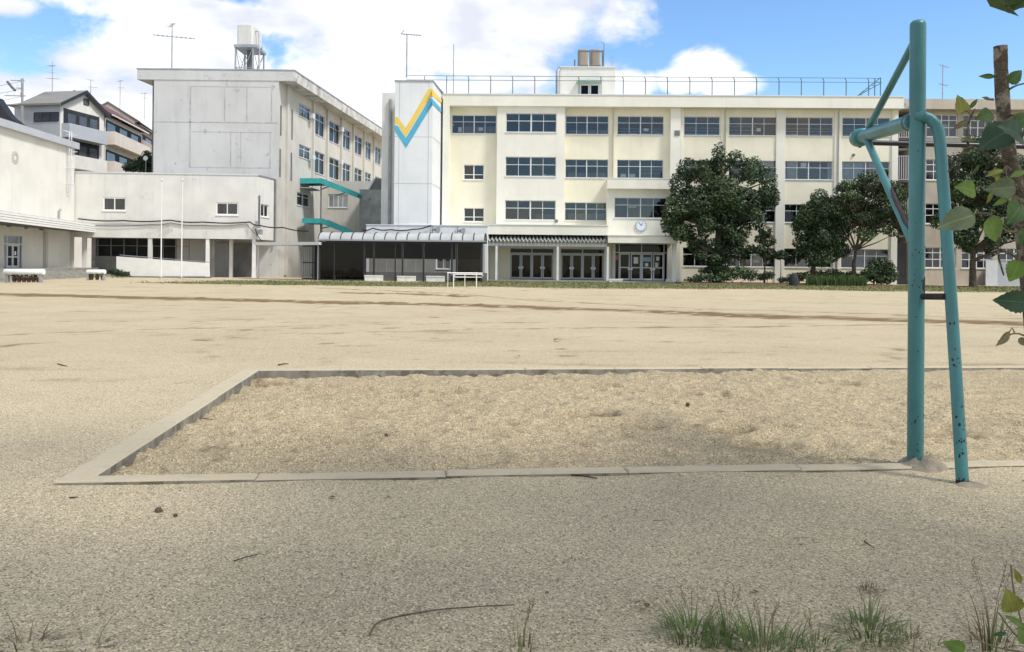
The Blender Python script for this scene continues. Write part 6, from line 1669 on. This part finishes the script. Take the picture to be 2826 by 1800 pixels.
# ------------------------------------------------------------------ sapling at the right edge
def leaf_mat(name, c, tr=.45):
    m_ = mat(name, c, .5, .22, 30, spec=.35, transl=tr)
    nd, lk = m_.node_tree.nodes, m_.node_tree.links; b = nd['Principled BSDF']
    tc = nd.new('ShaderNodeTexCoord'); sp = nd.new('ShaderNodeSeparateXYZ'); lk.new(tc.outputs['Object'], sp.inputs[0])
    def mt_(op, a, v, cl=False):
        n = nd.new('ShaderNodeMath'); n.operation = op; n.use_clamp = cl
        for i, q in enumerate((a, v)):
            if q is None: continue
            if isinstance(q, (int, float)): n.inputs[i].default_value = q
            else: lk.new(q, n.inputs[i])
        return n.outputs[0]
    ay = mt_('ABSOLUTE', sp.outputs[1], None)
    mid = mt_('SUBTRACT', 1.0, mt_('DIVIDE', ay, .022), True)
    side = mt_('POWER', mt_('ABSOLUTE', mt_('SINE', mt_('MULTIPLY', mt_('SUBTRACT', sp.outputs[0], mt_('MULTIPLY', ay, .75)), 22.0), None), None), 14.0)
    vein = mt_('MULTIPLY', mt_('MAXIMUM', mid, mt_('MULTIPLY', side, .0)), .6)
    old_ = b.inputs['Base Color'].links[0].from_socket
    x = nd.new('ShaderNodeMix'); x.data_type = 'RGBA'; lk.new(vein, x.inputs[0]); lk.new(old_, x.inputs[6]); x.inputs[7].default_value = (min(1, c[0] * 2.2 + .05), min(1, c[1] * 2.0 + .05), c[2] * 2 + .03, 1)
    side_ = mt_('SUBTRACT', 1.0, side); y_ = nd.new('ShaderNodeMix'); y_.data_type = 'RGBA'; lk.new(mt_('MULTIPLY', side_, .45), y_.inputs[0]); lk.new(x.outputs[2], y_.inputs[6]); y_.inputs[7].default_value = (c[0] * .75, c[1] * .75, c[2] * .75, 1)
    for l in list(b.inputs['Base Color'].links): lk.remove(l)
    lk.new(x.outputs[2], b.inputs['Base Color'])
    return m_
LM = {'y': leaf_mat('yellow_green_leaf', (0.24, 0.25, 0.05)), 'b': leaf_mat('bright_green_leaf', (0.15, 0.24, 0.05)), 'g': leaf_mat('green_leaf', (0.075, 0.135, 0.04), .35), 'd': leaf_mat('deep_green_leaf', (0.038, 0.080, 0.040), .3), 'p': leaf_mat('pale_leaf_underside', (0.15, 0.19, 0.10), .3), 'o': leaf_mat('brown_olive_leaf', (0.13, 0.11, 0.05), .2)}
_lm = {}


def leaf_mesh(kind, shape):
    """Ovate toothed leaf along +x, folded at the midrib, about one unit long."""
    if (kind, shape) in _lm: return _lm[kind, shape]
    rnd = random.Random(hash(shape) % 1000); n = 14; w_ = {'ovate': .36, 'narrow': .17, 'heart': .44}[shape]; v = []; f = []
    for i in range(n + 1):
        t = i / n
        half = w_ * (math.sin(math.pi * t ** (.62 if shape != 'narrow' else .85)) ** .9) * (1 + (.07 if i % 2 else -.05)) if 0 < i < n else .004
        zc = .10 * math.sin(t * 2.4) - .12 * t * t
        up_ = .16 * half
        v += [(t, -half, zc + up_ + .02 * rnd.uniform(-1, 1)), (t, -half * .5, zc + up_ * .35), (t, 0, zc - .006), (t, half * .5, zc + up_ * .35), (t, half, zc + up_ + .02 * rnd.uniform(-1, 1))]
    for i in range(n):
        for j in range(4):
            a = i * 5 + j; f.append((a, a + 5, a + 6, a + 1))
    me = bpy.data.meshes.new('leaf'); me.from_pydata(v, [], f); me.polygons.foreach_set('use_smooth', [True] * len(f)); me.materials.append(LM[kind])
    _lm[kind, shape] = me
    return me


rl = random.Random(17)


def add_leaf(parent, stem, kind, px, py, length, ang, Y, tilt=.35, shape='ovate'):
    """px,py is the leaf's middle; ang is where the tip points in the picture (degrees, anticlockwise from right)."""
    a = R(ang); L = length * .9 / F * Y
    o = bpy.data.objects.new('leaf', leaf_mesh(kind, shape)); col.objects.link(o)
    xd = Vector((math.cos(a), rl.uniform(-.35, .35), math.sin(a))).normalized()
    nrm = Vector((rl.uniform(-tilt, tilt), -1, rl.uniform(-.2, .9) * tilt * 2)); nrm = (nrm - xd * nrm.dot(xd)).normalized(); yd = nrm.cross(xd)
    c = P(px, py, Y); base_ = c - xd * L * .5
    mt = Matrix((xd, yd, nrm)).transposed().to_4x4(); mt.translation = base_
    o.matrix_basis = mt @ Matrix.Diagonal((L, L, L, 1)); attach(o, parent)
    if stem is not None:
        q = P(*stem, Y)
        m = MB(); mid = base_.lerp(q, .5) + Vector((0, 0, .01)); m.tube([tuple(base_ + xd * L * .03), tuple(mid), tuple(q)], [.0014, .0017, .0022], 5); m.build('leaf_stalk', M['stalk'], parent)
    return o


M['stalk'] = mat('green_brown_stalk', (0.16, 0.14, 0.07), .7, .3, 30)
M['sapbark'] = mat('sapling_bark', (0.10, 0.08, 0.06), .95, .5, 26, grime=(0.30, 0.26, 0.20), grime_at=.50, grime_scale=24, bump=1.0, bump_scale=70, stretch=(1, 1, .3))
sap = thing('sapling', 'cut-off sapling trunk with scattered broad leaves at the right edge', 'sapling', (1.30, 2.05, 0))
Ys = 2.05
tp = [(2930, 2300), (2870, 1300), (2856, 980), (2842, 820), (2828, 700), (2819, 600), (2803, 500), (2784, 420), (2771, 330), (2765, 250), (2762, 180), (2761, 128)]
m = MB(); tpts = smooth([P(px, py, Ys) for px, py in tp], 2); nT = len(tpts)
m.tube([tuple(p) for p in tpts], [.0185 - .0035 * i / nT + .0016 * noise.noise((i * .45, 0, 0)) for i in range(nT)], 18)
tp_ = tpts[-1]; rr = .0155
ring = [tp_ + Vector((rr * math.cos(6.283 * k / 18), rr * math.sin(6.283 * k / 18), .010 * math.cos(6.283 * k / 18) + .003)) for k in range(18)]
base_i = len(m.v) - 18
m.f += [(base_i + k, base_i + (k + 1) % 18, base_i + 18 + (k + 1) % 18, base_i + 18 + k) for k in range(0)]
m.build('trunk', M['sapbark'], sap)
for pts, r0 in ((((2788, 452), (2745, 438), (2700, 414), (2672, 402), (2645, 438), (2618, 474)), .0042), (((2672, 402), (2668, 370), (2676, 330), (2690, 300)), .003), (((2780, 250), (2800, 238), (2818, 232), (2850, 228)), .0026), (((2740, 275), (2722, 274), (2715, 270)), .0028),
                ((((2800, 520), (2740, 535), (2708, 520))), .003), (((2812, 640), (2770, 640), (2740, 590), (2690, 588)), .0028), (((2815, 720), (2790, 700), (2775, 700)), .003), (((2830, 860), (2810, 835), (2790, 830)), .0026), (((2835, 930), (2805, 918), (2770, 930)), .0024), (((2775, 318), (2800, 318), (2826, 310)), .003),
                (((2806, 560), (2770, 560), (2735, 500), (2735, 470)), .003), (((2768, 600), (2760, 640), (2752, 700), (2770, 760)), .0035)):
    v = smooth([P(px, py, Ys - .03 * (i % 2)) for i, (px, py) in enumerate(pts)], 1)
    m = MB(); m.tube([tuple(p) for p in v], [r0 * (1.15 - .6 * i / (len(v) - 1)) for i in range(len(v))], 7); m.build('twig', M['stalk'] if r0 < .003 else M['sapbark'], sap)
for kind, px, py, L, ang, Y, shape, stem in (
        ('y', 2648, 288, 62, 100, 2.0, 'heart', (2680, 318)), ('g', 2686, 287, 40, 52, 2.05, 'narrow', (2676, 310)), ('g', 2724, 211, 48, 178, 2.05, 'narrow', (2752, 222)), ('g', 2802, 211, 56, 42, 2.0, 'ovate', (2775, 232)), ('o', 2722, 272, 30, 165, 2.05, 'narrow', None),
        ('d', 2745, 385, 110, 215, 1.9, 'heart', (2790, 330)), ('d', 2790, 365, 105, 160, 1.85, 'heart', (2826, 360)), ('g', 2715, 322, 66, 200, 2.2, 'ovate', (2760, 330)), ('o', 2650, 346, 52, 215, 2.0, 'narrow', (2676, 330)), ('o', 2668, 385, 34, 160, 2.0, 'narrow', None),
        ('b', 2664, 522, 80, 172, 1.95, 'ovate', (2716, 522)), ('p', 2637, 612, 112, 202, 1.85, 'ovate', (2700, 588)), ('b', 2738, 636, 84, 300, 1.95, 'heart', (2765, 612)), ('y', 2745, 478, 60, 200, 2.0, 'narrow', (2790, 470)), ('y', 2755, 500, 66, 130, 2.0, 'narrow', None),
        ('p', 2760, 520, 90, 185, 2.0, 'ovate', (2806, 524)), ('b', 2762, 556, 56, 210, 2.0, 'narrow', (2800, 548)), ('y', 2776, 545, 50, 150, 2.0, 'narrow', None), ('g', 2800, 590, 84, 230, 1.9, 'heart', (2826, 560)), ('b', 2812, 480, 60, 20, 2.0, 'narrow', None),
        ('b', 2800, 748, 74, 255, 1.95, 'heart', (2812, 706)), ('d', 2788, 832, 96, 176, 2.0, 'ovate', (2836, 828)), ('o', 2768, 935, 72, 218, 2.0, 'narrow', (2800, 918)), ('o', 2822, 945, 34, 320, 2.0, 'ovate', None), ('g', 2822, 330, 60, 40, 2.0, 'heart', None), ('g', 2690, 470, 40, 240, 2.15, 'narrow', None),
        ('y', 2730, 545, 44, 250, 2.1, 'narrow', None), ('g', 2824, 655, 60, 250, 1.95, 'heart', None)):
    add_leaf(sap, stem, kind, px, py, L, ang, Y, shape=shape)

# low shoot in the bottom right corner
sh2 = thing('leafy_shoot', 'low shoot with yellow-green leaves in the bottom right corner', 'shoot', G(2826, 1760))
for pts in (((2840, 1820), (2815, 1700), (2795, 1620), (2790, 1560)), ((2830, 1780), (2790, 1740), (2755, 1690)), ((2826, 1800), (2760, 1790), (2700, 1770), (2680, 1745))):
    v = smooth([P(px, py, 2.75) for px, py in pts], 1); m = MB(); m.tube([tuple(p) for p in v], .0028, 6); m.build('stem', M['stalk'], sh2)
for kind, px, py, L, ang, shape in (('y', 2788, 1658, 78, 110, 'heart'), ('y', 2808, 1590, 60, 120, 'narrow'), ('b', 2800, 1715, 60, 150, 'narrow'), ('b', 2632, 1782, 66, 170, 'ovate'), ('d', 2760, 1750, 40, 200, 'narrow'), ('b', 2822, 1745, 70, 95, 'ovate')):
    add_leaf(sh2, None, kind, px, py, L, ang, 2.75, shape=shape)

# ------------------------------------------------------------------ grass tufts, sticks, stones
M['grass1'] = mat('weed_grass_green', (0.15, 0.225, 0.06), .7, .35, 20, transl=.25)
M['grass2'] = mat('weed_grass_dark', (0.085, 0.15, 0.045), .7, .35, 20, transl=.2)
M['straw'] = mat('dry_straw', (0.24, 0.20, 0.11), .85, .3, 20)
M['strawdk'] = mat('dry_stem_brown', (0.14, 0.10, 0.06), .9, .3, 20)


def tuft(lab, px, py, n, h, spread, seed, mats=('grass1', 'grass2', 'grass1', 'grass1', 'straw'), upright=.5, seeds=3, wd=.0027, sprawl=0.0):
    g_ = G(px, py); rnd = random.Random(seed); m = MB()
    for k in range(n):
        th = rnd.uniform(0, 6.283); r0 = spread * math.sqrt(rnd.random()) * .35
        L = h * rnd.uniform(.35, 1.1); ln = L * (rnd.uniform(.15, 1.0) * (1 - upright) * 1.6 + .08)
        if rnd.random() < sprawl: ln = L * 1.1; L *= .35
        d = Vector((math.cos(th), math.sin(th), 0)); p0 = Vector((g_.x + r0 * d.x, g_.y + r0 * d.y, -.004))
        wv = Vector((-d.y, d.x, 0)); wv = (wv + Vector((rnd.uniform(-.5, .5), 0, 0))).normalized() * wd * rnd.uniform(.6, 1.5); m.mi = rnd.randrange(len(mats)); v = []
        for i in range(5):
            t = i / 4; c = p0 + d * ln * t ** 1.7 + Vector((0, 0, L * (t - .28 * t * t * (ln / max(L, .01)))))
            q = wv * (1 - t * .96); v += [c - q, c + q]
        m.add(v, [(2 * i, 2 * i + 1, 2 * i + 3, 2 * i + 2) for i in range(4)], True, True)
    for k in range(seeds):
        th = rnd.uniform(0, 6.283); L = h * rnd.uniform(1.1, 1.55); d = Vector((math.cos(th), math.sin(th), 0)) * .25 * L; m.mi = len(mats) - 1
        m.tube([(g_.x, g_.y, 0), (g_.x + d.x * .4, g_.y + d.y * .4, L * .6), (g_.x + d.x, g_.y + d.y, L)], [.0012, .001, .0008], 4)
        for j in range(5):
            q = Vector((g_.x + d.x, g_.y + d.y, L)) - Vector((d.x * .3, d.y * .3, L * .32)) * (j / 5); m.tube([tuple(q), (q.x + rnd.uniform(-.01, .01), q.y + rnd.uniform(-.01, .01), q.z + .012)], [.0018, .0008], 4)
    return tag(m.build('grass_tuft', [M[q] for q in mats]), lab, 'grass', 'grass tufts in the foreground')


tuft('leftmost bushy green grass tuft at the bottom, right of centre', 1910, 1752, 200, .115, .36, 1, seeds=3, upright=.1, sprawl=.35)
tuft('tallest wide green grass tuft at the bottom edge', 2110, 1800, 290, .13, .5, 2, seeds=5, upright=.1, sprawl=.35)
tuft('thin grass shoots between the two larger bottom tufts', 2010, 1770, 60, .14, .25, 3, upright=.4, seeds=4, sprawl=.2)
tuft('sprawling grass tuft right of the tallest one', 2400, 1742, 190, .115, .36, 4, seeds=4, sprawl=.5, upright=.1)
tuft('small grass tuft just right of the tallest one', 2245, 1795, 90, .09, .34, 5, seeds=3, sprawl=.4, upright=.1)
tuft('thin weeds with dry stems near the bottom right corner', 2735, 1780, 60, .19, .2, 6, mats=('strawdk', 'grass1', 'straw'), seeds=6, sprawl=.3)
tuft('sparse thin stems at the bottom just right of centre', 1440, 1790, 16, .11, .20, 7, mats=('strawdk', 'grass1', 'straw'), upright=.85, seeds=3)
tuft('dry brown weed stems sprawling in the bottom left corner', 70, 1785, 46, .20, .26, 8, mats=('strawdk', 'straw', 'strawdk'), upright=.1, seeds=0, sprawl=.75)
tuft('faint dry straws beside the bottom left weed', 230, 1795, 24, .16, .22, 9, mats=('strawdk', 'straw'), upright=.1, seeds=0, sprawl=.8)
tuft('tiny flat weed behind the sprawling tuft', 2395, 1624, 40, .045, .10, 10, mats=('grass2', 'strawdk'), seeds=0, sprawl=.7)
tuft('low green weeds along the bottom edge near the right', 2520, 1800, 70, .06, .5, 11, seeds=3, sprawl=.4)


def stick(lab, pts, r_, material='strawdk', name='twig', lift=.004):
    v = smooth([G(px, py) + Vector((0, 0, lift + (.006 if i % 2 else 0))) for i, (px, py) in enumerate(pts)], 2 if len(pts) > 2 else 1)
    m = MB(); m.tube([tuple(p) for p in v], [r_ * (1 - .55 * i / (len(v) - 1)) for i in range(len(v))], 6)
    return tag(m.build(name, M[material]), lab, 'twig')
stick('long curved dry twig lying in the foreground left of the grass', [(1020, 1756), (1036, 1726), (1083, 1707), (1191, 1691), (1294, 1678), (1419, 1676)], .0035)
stick('short dark stick lying against the near kerb', [(1556, 1311), (1600, 1318), (1649, 1323)], .006, 'black', 'stick', .006)
stick('small dark twig on the gravel at lower left', [(646, 1551), (680, 1543), (712, 1532)], .003, 'black')
stick('bent dark twig on the gravel below the post', [(2386, 1496), (2394, 1506), (2413, 1515)], .004, 'black')
stick('pale straw on the gravel right of centre', [(2192, 1487), (2232, 1489)], .002, 'straw')
stick('thin straw at right of the sand near the near kerb', [(1802, 1439), (1845, 1440)], .002)
stick('dark splinter before the near left kerb corner', [(192, 1376), (214, 1377)], .005, 'black', 'stick', .004)
stick('small dry twig on the yard left of the pit', [(160, 1006), (172, 1010), (186, 1012)], .012)
stick('small dry twig on the yard behind the far kerb corner', [(768, 1008), (784, 1006), (796, 1005)], .012)
stick('dry stem bits in the sand at left of the pit', [(560, 1156), (590, 1162)], .005)


def stone(lab, px, py, r_, seed):
    g_ = G(px, py); k = 9; pts = []
    for i in range(5):
        for j in range(k):
            th = 6.283 * j / k; ph = -.4 + 1.95 * i / 4; q = 1 + .3 * noise.noise((math.cos(th) * 1.5 + seed, math.sin(th) * 1.5, i * .8))
            pts.append((g_.x + r_ * q * math.cos(th) * max(.05, math.cos(ph)), g_.y + r_ * q * math.sin(th) * max(.05, math.cos(ph)), r_ * .3 + r_ * q * math.sin(ph) * .95))
    m = MB(); m.add(pts, [(i * k + j, i * k + (j + 1) % k, (i + 1) * k + (j + 1) % k, (i + 1) * k + j) for i in range(4) for j in range(k)] + [tuple(range(4 * k, 5 * k))], False, True)
    tag(m.build('stone', M['stone']), lab, 'stone', 'stones on the near ground')
M['stone'] = mat('dark_brown_stone', (0.10, 0.075, 0.055), .9, .3, 60)
stone('larger dark stone on the gravel before the left kerb', 438, 1414, .021, 1)
stone('smaller dark pebble right of the larger stone', 484, 1425, .012, 2)
stone('small dark clod on the sand left of the middle', 1066, 1204, .016, 3)
stone('small dark clod on the sand at right', 1898, 1118, .02, 4)


def dead_leaf(lab, px, py, L, ang, kind, z=.008):
    g_ = G(px, py); o = bpy.data.objects.new('fallen_leaf', leaf_mesh(kind, 'ovate')); col.objects.link(o)
    o.location = (g_.x, g_.y, g_.z + z); o.rotation_euler = (rl.uniform(-.5, .5), rl.uniform(-.3, .3), R(ang)); o.scale = (L, L, L)
    tag(o, lab, 'leaf', 'fallen leaves')
dead_leaf('curled green leaf on the gravel left of the grass tufts', 1752, 1676, .05, 20, 'd', .012)
dead_leaf('dark dead leaf beside the curled green leaf', 1782, 1681, .035, 60, 'o', .008)
dead_leaf('brown dead leaf on the yard beyond the far kerb', 1527, 943, .16, 10, 'o', .02)
dead_leaf('small brown dead leaf near the far kerb middle', 1424, 990, .09, 50, 'o', .02)
dead_leaf('brown leaf scrap on the gravel in the lower middle', 1072, 1376, .035, 120, 'o')
dead_leaf('brown leaf scrap left of the lower middle scrap', 925, 1376, .04, 190, 'o')
dead_leaf('brown leaf scrap above the leftmost tuft', 2090, 1640, .03, 130, 'o')
